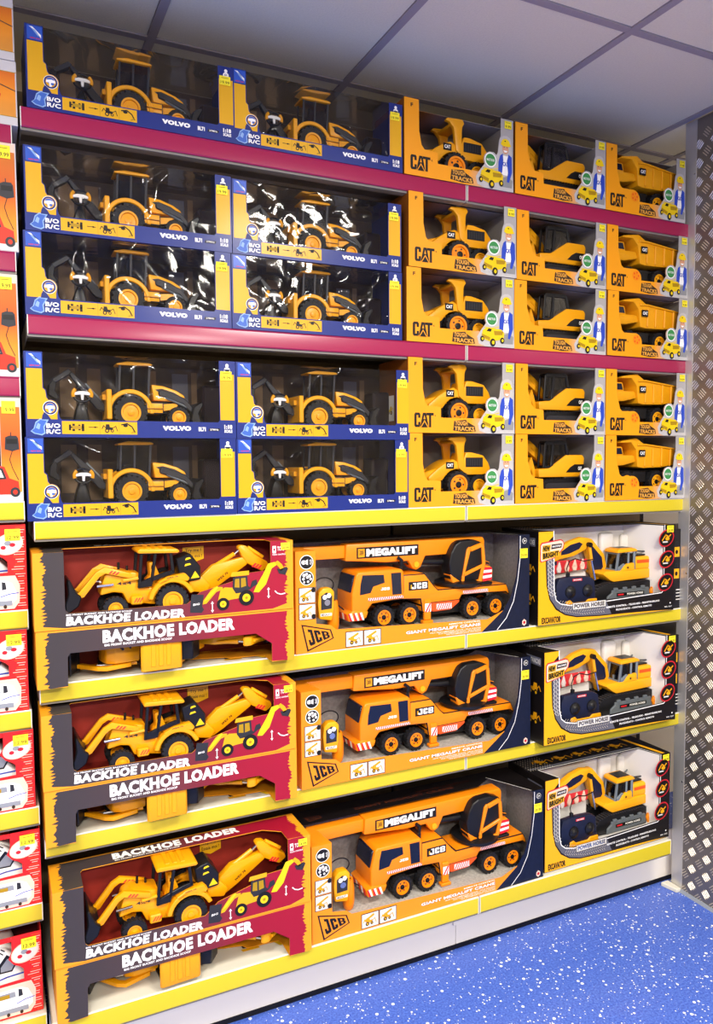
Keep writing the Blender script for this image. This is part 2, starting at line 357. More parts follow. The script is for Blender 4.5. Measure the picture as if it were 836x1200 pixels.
# =================================================================== BLUE AND YELLOW WINDOW CARTONS (525 x 203 x 190 mm)
def small_loader_print(t, x, z, s, l=2, pl=('F', 0), body='print_black', flip=1):
    P = lambda pts: [(x+flip*a*s, z+b*s) for a, b in pts]
    t.poly(P([(8, 8), (30, 9), (32, 16), (22, 17), (20, 26), (10, 26), (9, 16)]), body, l, pl)
    t.line(P([(30, 14), (40, 20), (45, 5)]), 2.2*s, body, l, pl); t.line(P([(10, 14), (3, 22), (-2, 12)]), 2.2*s, body, l, pl)
    for a, r in ((13, 6.5), (29, 5)):
        t.disc(x+flip*a*s, z+6*s, r*s, r*s, 'print_black', l+.5, pl, 12); t.disc(x+flip*a*s, z+6*s, r*.5*s, r*.5*s, 'print_yellow', l+1, pl, 10)
def blue_box(label, loc, group):
    T = thing('toy_carton', label, 'boxed toy', loc, group); W, H, D = 525, 203, 190
    c = MB()
    out = [(0, 0), (W, 0), (W, H), (480, H), (480, 48), (476, 42), (82, 42), (78, 47), (76, 56)] + arc(56, 70, 20, -20, 100, 8) + [(50, 96), (48, 113), (42, 118), (42, H), (0, H)]
    c.prism(out, 0, 1.5, 'print_blue')
    c.build('front_panel', T, smooth=0)
    c = MB(); c.box(0, 1.5, 1.5, D, 0, H, 'print_blue'); c.box(W-1.5, W, 1.5, D, 0, H, 'print_blue'); c.box(1.5, W-1.5, D-1.5, D, 0, H, 'card_black')
    c.box(1.5, W-1.5, 1.5, D-1.5, 0, 1.5, 'print_blue'); c.build('carton', T, smooth=0)
    c = MB(); c.box(3, W-3, 3, D-3, 2, 22, 'tray_dark'); c.box(3, 34, 20, D-3, 22, 120, 'tray_dark'); c.box(W-60, W-3, 120, D-3, 22, 150, 'tray_dark', 6)
    for x0, x1, z0, z1, mm in ((95, 135, 60, 190, 'card_print_tan'), (165, 200, 40, 190, 'card_print_tan'), (395, 440, 90, 185, 'card_print_grey'), (450, 466, 60, 190, 'card_print_tan'), (330, 350, 120, 190, 'card_print_tan')):
        c.rect(x0, z0, x1, z1, mm, 1, ('F', D-3))
    c.build('inner_tray', T, smooth=0)
    a = MB()
    a.poly([(4, 43), (54, 43), (72, 43), (72, 54)] + arc(56, 70, 19, -20, 100, 8) + [(48, 95), (46, 112), (40, 117), (40, 163), (4, 163)], 'print_yellow', 1)
    a.rect(5, 166, 40, 200, 'logo_blue', 1); a.poly([(10, 197), (18, 197), (37, 172), (37, 180), (24, 190)], 'print_white', 2); a.poly([(14, 194), (24, 190), (34, 176), (30, 176)], 'pale_blue', 3)
    a.text('NEW RAY', (12, 168, 36, 171.5), 'print_red', 2)
    a.disc(56, 70, 17, 17, 'print_white', 2); a.disc(56, 70, 15.8, 15.8, 'deep_blue', 3); a.disc(56, 70, 12, 12, 'print_yellow', 4); a.disc(56, 73, 10, 8, 'mid_blue', 5)
    a.poly([(45, 68), (67, 68), (66, 74), (58, 76), (46, 74)], 'print_white', 6); a.poly([(52, 68), (60, 68), (58, 58), (53, 58)], 'print_white', 6); a.disc(60, 65, 4, 3, 'mid_blue', 7, n=10)
    a.poly([(36, 42), (58, 42), (50, 54), (42, 60), (38, 52)], 'deep_blue', 4); a.poly([(10, 14), (18, 8), (36, 4), (44, 9), (42, 24), (52, 42), (32, 44), (22, 36), (17, 20)], 'pale_blue', 3)
    a.poly([(13, 15), (20, 10), (35, 7), (41, 11), (39, 25), (47, 39), (33, 41), (24, 34), (20, 21)], 'mid_blue', 4); a.poly([(22, 22), (30, 18), (33, 30), (27, 34)], 'pale_blue', 5)
    a.text('B/O', (46, 22, 78, 33), 'print_white', 6, bold=.035); a.text('R/C', (46, 8, 78, 19), 'print_white', 6, bold=.035)
    a.rect(82, 8, 263, 39, 'print_yellow', 1)
    for xx in (171, 218): a.rect(xx, 8, xx+.8, 39, 'truck_shade', 2)
    for dx in (0, 22):
        a.rect(98+dx, 17, 103+dx, 31, 'print_black', 2); a.rect(106+dx, 15, 112+dx, 33, 'print_black', 2)
    a.rect(100, 23, 134, 26, 'print_black', 2); a.rect(106, 20, 128, 28, 'truck_shade', 3); a.line([(145, 25), (166, 25)], 1.5, 'print_black', 2); a.disc(160, 25, 3, 2, 'print_black', 2, n=8)
    small_loader_print(a, 178, 12, .8); a.line([(224, 32), (238, 35), (250, 27), (257, 14)], 3, 'print_black', 2); a.disc(234, 30, 6, 4, 'print_black', 2, n=8); a.line([(256, 16), (248, 12)], 3, 'truck_shade', 2)
    a.text('VOLVO', (328, 19, 402, 31), 'print_white', 2, bold=.07); a.text('BL71', (422, 18, 441, 29), 'print_white', 2, bold=.05)
    a.poly([(448, 19), (478, 19), (481, 26), (451, 26)], 'print_black', 2); a.text('27MHz', (453, 20.5, 476, 25), 'print_white', 3)
    a.text('1:18', (492, 25, 514, 36), 'print_white', 2, bold=.05); a.text('SCALE', (492, 15, 514, 23), 'print_white', 2, bold=.05)
    a.rect(482, 48, 521, 168, 'print_yellow', 1); a.disc(502, 191, 4.5, 5, 'print_white', 2, n=12); a.disc(502, 181, 8, 6, 'print_white', 2, n=12); a.rect(494, 176, 510, 181, 'print_white', 2)
    a.text('6+', (498, 177, 506, 184), 'print_blue', 3)
    a.build('printed_artwork', T, smooth=0)
    sticker(T, 483, 152, 514, 176, '19.99')
    f = MB(); r = random.Random(3)
    f.sheet(lambda u, v: (3+u*(W-6), 3.2+2*math.sin(u*23+v*5)*math.sin(v*7+u*11)*math.sin(PI*v)*math.sin(PI*u), 5+v*(H-6)), 60, 22, 'clear_film')
    f.sheet(lambda u, v: (3+u*(W-6), 3.2+v*(D-8), H-1), 10, 6, 'clear_film')
    f.build('window_film', T, smooth=180)
    return T
def blue_toy(label, loc, group):
    T = thing('toy_backhoe', label, 'toy digger', loc, group); Y0, Y1 = 48, 142
    for cx, cz, R, rh, w_ in ((256, 66, 43, 24, 24), (381, 55, 29, 17.5, 20)):
        wheel(T, cx, cz, Y0-4, w_, R, rh); wheel(T, cx, cz, Y1-w_+4, w_, R, rh)
    b = MB(); b.prism([(205, 62), (300, 70), (400, 62), (410, 84), (395, 100), (300, 92), (205, 95)], Y0+26, Y1-26, 'dark_grey', 2); b.box(296, 342, Y0+2, Y1-2, 64, 94, 'toy_amber', 3, 2)
    b.box(298, 341, Y0-2, Y0+4, 76, 79, 'toy_amber', 1); b.prism([(340, 70), (372, 76), (386, 88), (380, 96), (340, 92)], Y0+16, Y1-16, 'toy_amber', 2)
    b.build('chassis', T)
    b = MB()
    for y0, y1 in ((Y0, Y0+26), (Y1-26, Y1)):
        b.prism(arc(256, 66, 60, 168, -2, 14)+arc(256, 66, 49, -2, 168, 14), y0, y1, 'toy_amber', 2)
    b.build('fender', T)
    b = MB(); b.prism([(313, 141), (345, 138), (380, 127), (400, 115), (404, 104), (386, 98), (319, 100), (316, 120)], Y0+14, Y1-14, 'toy_amber', 4, 2)
    b.build('hood', T)
    b = MB(); b.poly([(322, 128), (340, 131), (372, 122), (390, 112), (384, 106), (356, 107), (340, 116)], 'dark_grey', 1, ('F', Y0+14)); b.text('VOLVO', ((345, 118), (370, 113), (371, 117), (346, 122)), 'print_white', 2, ('F', Y0+14)); b.build('hood_decal', T, smooth=0)
    b = MB()
    for y in (Y0+6, Y0+50):
        b.prism([(226, 118), (231, 118), (235, 188), (230, 188)], y, y+4, 'dark_grey'); b.prism([(262, 112), (267, 112), (270, 188), (265, 188)], y, y+4, 'dark_grey')
        b.prism([(300, 100), (305, 100), (311, 188), (305, 188)], y, y+4, 'dark_grey'); b.prism([(225, 118), (300, 96), (303, 104), (228, 124)], y, y+4, 'dark_grey')
    b.box(238, 280, Y0+18, Y0+44, 96, 135, 'seat_dark', 4)
    b.build('cab', T)
    g = MB(); g.box(229, 306, Y0+8, Y0+8.6, 110, 186, 'smoke_glass'); g.build('cab_window', T, smooth=0)
    b = MB(); b.prism([(222, 190), (250, 196), (308, 194), (316, 190), (310, 187), (224, 186)], Y0, Y0+58, 'toy_amber', 2, 2); b.build('cab_roof', T)
    b = MB(); b.box(196, 209, Y0-2, Y1+2, 48, 124, 'toy_amber', 2); b.box(188, 197, Y0+20, Y1-20, 98, 112, 'toy_amber', 1); b.build('rear_frame', T)
    b = MB(); b.prism([(196, 70), (196, 88), (158, 128), (118, 168), (108, 165), (140, 118), (178, 74)], 88, 102, 'dark_grey', 2); b.prism([(118, 168), (108, 176), (70, 150), (66, 140), (76, 138), (110, 160)], 86, 104, 'dark_grey', 2)
    b.prism([(70, 146), (60, 134), (58, 108), (78, 96), (84, 104), (74, 118), (78, 138)], 76, 114, 'black', 2); b.tube([(190, 100, 95), (150, 102, 140)], 4, 'mid_grey'); b.build('rear_digging_arm', T)
    b = MB()
    for y in (Y0+8, Y1-18): b.prism([(330, 122), (338, 128), (400, 108), (430, 72), (440, 60), (430, 54), (396, 92), (332, 112)], y, y+9, 'dark_grey', 2)
    b.tube([(350, Y0+12, 108), (420, Y0+12, 78)], 3.5, 'mid_grey'); b.build('loader_arm', T)
    b = MB(); b.prism([(418, 30), (462, 28), (470, 40), (440, 46), (434, 66), (448, 92), (440, 98), (420, 84), (412, 52)], Y0-10, Y1+10, 'black', 3); b.build('front_bucket', T)
    return T
def blue_remote(label, loc, group):
    T = thing('steering_wheel_controller', label, 'toy controller', loc, group)
    b = MB(); b.prism([(112, 22), (160, 22), (150, 70), (142, 96), (132, 96), (122, 70)], 62, 110, 'black', 5, 2); b.build('base', T)
    t = MB(); n = 28
    ring = [(136+22*math.cos(2*PI*k/n), 44, 108+18*math.sin(2*PI*k/n)) for k in range(n+1)]
    t.tube(ring, 2.8, 'black', 8)
    t.lathe([(5, 2), (5, 16)], (136, 44, 104), 'black', 12); t.build('steering_wheel', T)
    t = MB()
    for s_ in (-1, 1):
        t.tube([(136+s_*(22.3*math.cos(a)), 42, 108+18.3*math.sin(a)) for a in [math.radians(-20+8*k) for k in range(9)]], 4.6, 'toy_yellow', 8)
    t.build('grip', T)
    t = MB(); t.prism([(116, 106), (127, 107), (145, 107), (156, 106), (156, 112), (144, 116), (128, 116), (116, 112)], 40, 44, 'white', 1); t.prism([(133, 94), (139, 94), (140, 107), (132, 107)], 40, 44, 'white', 1); t.build('centre_spoke', T)
    return T

# =================================================================== ORANGE AND GREY OPEN CARTONS (391 x 228 x 190 mm)
def kid_print(a):
    a.poly([(283, 0), (392, 0), (390, 60), (386, 110), (384, 150), (378, 170), (366, 176), (352, 174), (340, 164), (335, 140), (332, 118), (328, 108), (316, 116), (300, 116), (288, 108), (283, 100), (284, 76), (262, 48), (250, 30), (256, 8)], 'kid_halo', 1)
    # boy in helmet
    a.poly([(345, 12), (386, 12), (388, 36), (370, 48), (350, 42)], 'jeans_grey', 2)
    a.poly([(338, 62), (352, 50), (374, 50), (374, 112), (344, 112)], 'print_white', 3)
    a.poly([(340, 110), (350, 118), (352, 96), (348, 58), (340, 46), (333, 50), (334, 90)], 'shirt_blue', 4); a.poly([(372, 118), (384, 110), (386, 62), (374, 28), (366, 30), (370, 60), (366, 96)], 'shirt_blue', 4)
    a.disc(360, 134, 12, 17, 'skin', 5); a.poly([(352, 128), (368, 128), (364, 122), (356, 122)], 'print_white', 6); a.disc(355, 138, 1.8, 1.4, 'print_black', 6, n=6); a.disc(365, 138, 1.8, 1.4, 'print_black', 6, n=6)
    a.poly([(341, 146)] + arc(360, 148, 17, 175, 5, 10) + [(381, 144), (372, 141), (350, 141)], 'helmet', 7); a.disc(358, 157, 3, 2, 'print_black', 8, n=6)
    a.text('CAT', (350, 78, 370, 92), 'shirt_blue', 5, bold=.04)
    a.disc(304, 90, 22, 23, 'print_white', 3); a.disc(304, 90, 18.5, 19.5, 'print_green', 4); a.text('MADE TOUGH', (290, 86, 318, 94), 'print_white', 5)
    # little truck
    a.poly([(266, 34), (270, 52), (286, 62), (312, 60), (340, 58), (352, 46), (350, 28), (328, 22), (300, 16), (270, 24)], 'truck_yellow', 5)
    a.poly([(284, 50), (292, 59), (304, 57), (300, 48)], 'print_black', 6); a.poly([(266, 30), (296, 20), (298, 30), (268, 40)], 'truck_shade', 6); a.poly([(312, 52), (348, 52), (344, 40), (314, 38)], 'truck_shade', 6); a.line([(276, 62), (304, 60), (330, 66)], 2.5, 'truck_yellow', 6)
    for x, z, r in ((268, 24, 9), (308, 14, 13), (344, 22, 10)):
        a.disc(x, z, r*.8, r, 'print_black', 7, n=14); a.disc(x+1, z, r*.4, r*.5, 'truck_yellow', 8, n=10)
def cat_logo(a, x0, z0, x1, z1, ink, bg, l=2):
    w_ = x1-x0; h = z1-z0; P = lambda pts: [(x0+p*w_, z0+q*h) for p, q in pts]
    a.poly(P([(0, .12), (.05, 0), (.26, 0), (.31, .12), (.31, .36), (.20, .36), (.20, .17), (.12, .17), (.12, .83), (.20, .83), (.20, .64), (.31, .64), (.31, .88), (.26, 1), (.05, 1), (0, .88)]), ink, l)
    a.poly(P([(.30, 0), (.44, 1), (.60, 1), (.745, 0), (.74, 0)]), ink, l); a.poly(P([(.47, .56), (.52, .84), (.57, .56)]), bg, l+.5)
    a.poly(P([(.62, .82), (.62, 1), (1, 1), (1, .82), (.87, .82), (.87, 0), (.76, .0), (.76, .82)]), ink, l)
    a.poly(P([(.30, -.04), (.75, -.04), (.52, .5)]), bg, l+1); a.poly(P([(.35, -.02), (.69, -.02), (.52, .38)]), ink, l+2)
def cat_box(label, loc, group, kind):
    T = thing('toy_carton', label, 'boxed toy', loc, group); W, H, D = 390, 228, 190
    top = [(343, H), (343, 172), (337, 158), (335, 140), (332, 118), (327, 110)] + arc(304, 90, 25, 50, 190, 8) + [(283, 75), (262, 49)]
    if kind == 2: low = [(262, 47), (160, 47)] + arc(128, 52, 33, -5, 95, 7) + [(112, 84), (76, 84), (66, 92), (51, 140)]
    elif kind == 1: low = [(262, 47), (118, 47), (116, 80), (80, 84), (66, 96), (51, 140)]
    else: low = [(262, 47), (114, 47), (114, 80), (68, 83), (58, 95), (50, 135)]
    c = MB(); c.prism([(0, 0), (W, 0), (W, H)] + top + low + [(49, H), (0, H)], 0, 1.8, 'cat_card'); c.build('front_panel', T, smooth=0)
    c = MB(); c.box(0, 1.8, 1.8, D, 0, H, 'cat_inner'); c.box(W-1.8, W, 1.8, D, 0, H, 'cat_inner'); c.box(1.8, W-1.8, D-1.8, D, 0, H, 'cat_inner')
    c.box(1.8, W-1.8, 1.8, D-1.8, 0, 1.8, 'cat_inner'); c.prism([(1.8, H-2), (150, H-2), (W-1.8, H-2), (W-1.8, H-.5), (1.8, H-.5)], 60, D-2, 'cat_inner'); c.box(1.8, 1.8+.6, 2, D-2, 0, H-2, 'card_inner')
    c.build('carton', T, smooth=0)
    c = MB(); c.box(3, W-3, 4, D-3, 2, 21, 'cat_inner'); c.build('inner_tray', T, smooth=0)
    a = MB(); a.text('F', (21, 203, 29, 214), 'print_black', 2, bold=.03); cat_logo(a, 20, 17, 88, 61, 'print_black', 'cat_card')
    a.text('R', (92, 50, 96, 55), 'print_black', 2); 
    a.poly([(158, 8), (162, 38), (205, 42), (214, 34), (238, 22), (242, 6), (200, 3)], 'blob_brown', 1)
    a.text('TOUGH', ((165, 24), (212, 24), (210, 38), (166, 38)), 'tag_tan', 2, bold=.04); a.text('TRACKS', ((162, 8), (238, 6), (235, 20), (163, 21)), 'tag_tan', 2, bold=.04)
    if kind == 2:
        a.disc(136, 62, 19, 18, 'hub_orange', 1)
        for k in range(5): a.disc(136+11*math.cos(k*1.256), 62+11*math.sin(k*1.256), 3.4, 4, 'red_orange', 2, n=8)
    kid_print(a); a.build('printed_artwork', T, smooth=0)
    a = MB(); a.text('F', (60, 150, 66, 160), 'print_black', 2, ('L', 0)); a.rect(90, 40, 150, 120, 'print_white', 1, ('L', 0)); small_loader_print(a, 95, 60, 1.0, 2, ('L', 0), 'truck_yellow'); a.build('side_artwork', T, smooth=0)
    sticker(T, 356, 198, 382, 222, '9.99')
    return T
def cat_loader(label, loc, group):
    T = thing('toy_wheel_loader', label, 'toy digger', loc, group); Y0, Y1 = 42, 142
    wheel(T, 203, 66, Y0-8, 30, 44, 30, hubm='hub_orange', lugs=14, spokes=5); wheel(T, 203, 66, Y1-22, 30, 44, 30, hubm='hub_orange', lugs=14, spokes=5)
    wheel(T, 288, 60, Y0+4, 26, 38, 22, lugs=14); wheel(T, 288, 60, Y1-26, 26, 38, 22, lugs=14)
    b = MB(); b.prism([(98, 82), (100, 92), (137, 120), (165, 137), (192, 148), (210, 138), (222, 128), (240, 170), (262, 170), (306, 160), (326, 136), (334, 115), (326, 100), (300, 97), (245, 97), (236, 104), (225, 112), (203, 116), (180, 110), (165, 98), (150, 80), (120, 74)], Y0+6, Y1-6, 'toy_yellow', 4, 2)
    b.box(150, 320, Y0+20, Y1-20, 50, 100, 'black', 3); b.build('body', T)
    b = MB()
    for y0, y1 in ((Y0+2, Y0+16), (Y1-16, Y1-2)):
        b.prism([(208, 120), (200, 190), (184, 207), (170, 210), (176, 218), (216, 221), (232, 221), (239, 209), (232, 199), (230, 190), (229, 150), (236, 100)], y0, y1, 'toy_yellow', 3, 2)
    b.box(190, 232, Y0+14, Y1-14, 198, 208, 'toy_yellow', 3); b.build('roll_cage', T)
    b = MB(); b.rect(237, 122, 303, 153, 'black', 2, ('F', Y0+6))
    for x in range(243, 300, 9): b.rect(x, 126, x+4, 149, 'dark_grey', 3, ('F', Y0+6))
    b.rect(163, 117, 193, 139, 'print_black', 2, ('F', Y0+6)); b.text('CAT', (167, 123, 189, 134), 'print_white', 3, ('F', Y0+6), bold=.04); b.build('side_decal', T, smooth=0)
    b = MB()
    for y in (Y0+16, Y1-26): b.prism([(96, 108), (60, 84), (48, 66), (56, 60), (74, 76), (120, 92), (150, 112), (140, 120)], y, y+10, 'toy_yellow', 3)
    b.build('loader_arm', T)
    b = MB(); b.prism([(20, 40), (58, 44), (62, 56), (40, 58), (44, 92), (36, 98), (22, 80)], Y0-4, Y1+4, 'toy_yellow', 3); b.prism([(18, 38), (30, 40), (30, 46), (18, 44)], Y0-4, Y1+4, 'dark_grey', 1); b.build('front_bucket', T)
    return T
def cat_excavator(label, loc, group):
    T = thing('toy_excavator', label, 'toy digger', loc, group); Y0, Y1 = 42, 140
    b = MB(); b.prism([(134, 84), (132, 112), (180, 116), (256, 161), (330, 161), (339, 150), (336, 128), (332, 96), (311, 84)], Y0, Y1, 'toy_yellow', 5, 2); b.build('body', T)
    b = MB(); b.poly([(252, 100), (272, 118), (291, 128), (334, 128), (337, 104), (330, 100)], 'black', 2, ('F', Y0)); b.text('CAT', (308, 108, 324, 120), 'print_white', 3, ('F', Y0), bold=.04); b.build('side_decal', T, smooth=0)
    b = MB(); b.lathe([(40, 70), (46, 84), (40, 86)], (226, 92, 0), 'black', 24, 'z')
    b.box(180, 280, Y0+20, Y1-20, 45, 74, 'black', 4); b.build('turntable', T)
    for y in (Y0-6, Y1-22):
        b = MB(); b.prism(arc(165, 50, 28, 90, 270, 8)+arc(300, 50, 28, -90, 90, 8), y, y+28, 'black', 2); b.prism(arc(170, 50, 16, 90, 270, 6)+arc(295, 50, 16, -90, 90, 6), y-3, y+2, 'dark_grey', 1)
        for x in range(160, 312, 12): b.box(x, x+6, y-1, y+29, 76.5, 80.5, 'black')
        b.build('track', T)
    b = MB(); b.off = (14, 0, 0)
    for y in (Y0+2, Y0+30):
        for q in ([(140, 118), (147, 118), (155, 198), (147, 202)], [(172, 116), (184, 118), (190, 205), (180, 205)], [(246, 156), (257, 160), (247, 198), (236, 200)], [(147, 196), (245, 196), (242, 207), (228, 210), (152, 208)], [(142, 116), (180, 114), (254, 156), (250, 164), (180, 124), (142, 126)]):
            b.prism(q, y, y+8, 'black', 1.5)
    b.box(150, 238, Y0+2, Y0+38, 200, 208, 'black', 3); b.prism([(192, 122), (226, 140), (226, 156), (214, 158), (196, 140)], Y0+14, Y0+28, 'toy_yellow', 3); b.build('cab', T)
    g = MB(); g.off = (14, 0, 0); g.box(150, 246, Y0+5, Y0+5.5, 128, 200, 'smoke_glass'); g.build('cab_window', T, smooth=0)
    b = MB(); b.off = (45, 0, 0); b.prism([(170, 140), (160, 122), (120, 150), (84, 176), (60, 186), (44, 182), (40, 196), (60, 212), (92, 214), (130, 186)], 98, 120, 'toy_amber', 4, 2); b.prism([(140, 152), (96, 186), (98, 190), (143, 158)], 96, 99, 'toy_yellow', 1); b.build('boom', T)
    b = MB(); b.off = (45, 0, 0); b.prism([(44, 200), (34, 190), (52, 120), (66, 112), (72, 120), (60, 180)], 100, 118, 'toy_amber', 3); b.build('dipper_arm', T)
    b = MB(); b.off = (26, 0, 0); b.prism([(66, 60), (60, 104), (78, 128), (94, 156), (104, 128), (113, 100), (106, 72), (96, 54), (90, 60), (98, 96), (90, 110), (78, 96), (78, 62)], 62, 118, 'toy_yellow', 3); b.build('bucket', T)
    return T
def cat_truck(label, loc, group):
    T = thing('toy_dump_truck', label, 'toy truck', loc, group); Y0, Y1 = 34, 140
    for cx in (132, 282): wheel(T, cx, 62, Y0-4, 28, 40, 24, lugs=14, spokes=5); wheel(T, cx, 62, Y1-24, 28, 40, 24, lugs=14)
    b = MB(); b.prism([(96, 74), (340, 70), (350, 92), (320, 108), (190, 104), (100, 104)], Y0+28, Y1-28, 'black', 3); b.box(176, 240, Y0+8, Y1-8, 60, 100, 'black', 3); b.build('chassis', T)
    b = MB(); b.prism([(64, 84), (66, 148), (74, 160), (172, 160), (181, 134), (150, 128), (120, 122), (86, 120)], Y0, Y1, 'toy_yellow', 6, 2); b.build('hood', T)
    b = MB(); b.prism([(72, 158), (78, 190), (116, 190), (124, 158)], Y0+4, Y0+60, 'toy_yellow', 4, 2); b.poly([(82, 163), (86, 185), (110, 185), (117, 163)], 'navy_glass', 1, ('F', Y0+4)); b.build('cab', T)
    b = MB(); b.prism([(97, 203), (104, 210), (176, 221), (216, 198), (368, 183), (372, 168), (364, 122), (300, 114), (208, 112), (182, 116), (175, 178), (150, 204)], Y0-6, Y1+6, 'toy_yellow', 4, 2)
    for x in (212, 252, 296, 340): b.prism([(x, 118), (x+8, 118), (x+10, 184), (x+2, 186)], Y0-10, Y0-5, 'toy_yellow', 2)
    b.prism([(178, 192), (216, 194), (368, 178), (370, 184), (216, 200), (178, 200)], Y0-11, Y0-5, 'toy_yellow', 1.5); b.build('dump_bed', T)
    b = MB(); b.rect(184, 154, 214, 178, 'print_black', 2, ('F', Y0-11)); b.rect(184, 154, 214, 178, 'print_black', 1, ('F', Y0-10)); b.text('CAT', (188, 160, 211, 172), 'print_white', 3, ('F', Y0-11), bold=.04); b.build('side_decal', T, smooth=0)
    return T

# =================================================================== DARK AND RED BACKHOE CARTONS (672 x 192 x 145 mm)
def backhoe_print(a, x, z, s, l, pl=('F', 0)):
    P = lambda pts: [(x+p*s, z+q*s) for p, q in pts]
    a.poly(P([(0, -10), (36, -14), (44, -4), (38, 6), (44, 42), (6, 46), (2, 20)]), 'dark_grey', l, pl); a.text('BIG', [P([(10, 10)])[0], P([(30, 12)])[0], P([(31, 18)])[0], P([(11, 17)])[0]], 'print_white', l+1, pl)
    a.poly(P([(40, 12), (52, 14), (84, 48), (104, 54), (104, 62), (78, 64), (66, 54), (42, 24)]), 'print_yellow', l+1, pl); a.poly(P([(44, 20), (60, 30), (90, 62), (86, 66), (56, 40)]), 'truck_yellow', l+2, pl)
    a.poly(P([(86, 12), (96, 50), (110, 60), (150, 56), (168, 50), (186, 44), (178, 24), (130, 20)]), 'print_yellow', l+2, pl)
    a.poly(P([(136, 54), (138, 90), (184, 92), (186, 60), (196, 50), (170, 40), (146, 38)]), 'dark_grey', l+3, pl); a.poly(P([(142, 58), (144, 84), (158, 85), (158, 56)]), 'truck_shade', l+4, pl); a.poly(P([(163, 56), (163, 85), (178, 86), (180, 60)]), 'truck_shade', l+4, pl)
    a.poly(P([(130, 92), (134, 106), (190, 108), (190, 94)]), 'print_yellow', l+4, pl); a.poly(P([(190, 46), (204, 56), (218, 62), (214, 78), (200, 74)]), 'dark_grey', l+2, pl)
    a.poly(P([(204, 38), (222, 36), (246, 60), (266, 110), (286, 122), (276, 130), (254, 126), (236, 92), (214, 58)]), 'truck_yellow', l+2, pl); a.poly(P([(276, 128), (292, 110), (296, 100), (308, 108), (300, 122), (286, 134)]), 'print_yellow', l+3, pl)
    a.poly(P([(290, 92), (312, 86), (322, 106), (316, 112), (296, 106), (284, 108)]), 'dark_grey', l+3, pl)
    for cx, cz, r in ((104, 8, 20), (180, 22, 25)):
        a.disc(x+cx*s, z+cz*s, r*s, r*s, 'print_black', l+5, pl, 22); a.disc(x+cx*s, z+cz*s, r*.52*s, r*.52*s, 'truck_yellow', l+6, pl, 16); a.disc(x+cx*s, z+cz*s, r*.2*s, r*.2*s, 'truck_shade', l+7, pl, 8)
    for ax, az, d in ((70, 0, 1), (254, 30, 1)):
        a.line(P([(ax, az-10), (ax, az+14)]), 2.2, 'print_white', l+3, pl); a.poly(P([(ax-5, az+12), (ax+5, az+12), (ax, az+20)]), 'print_white', l+3, pl); a.poly(P([(ax-5, az-8), (ax+5, az-8), (ax, az-16)]), 'print_white', l+3, pl)
    a.line(P([(276, 36), (284, 28), (296, 24), (310, 26)]), 3, 'print_white', l+3, pl)
HT_TOP = 84
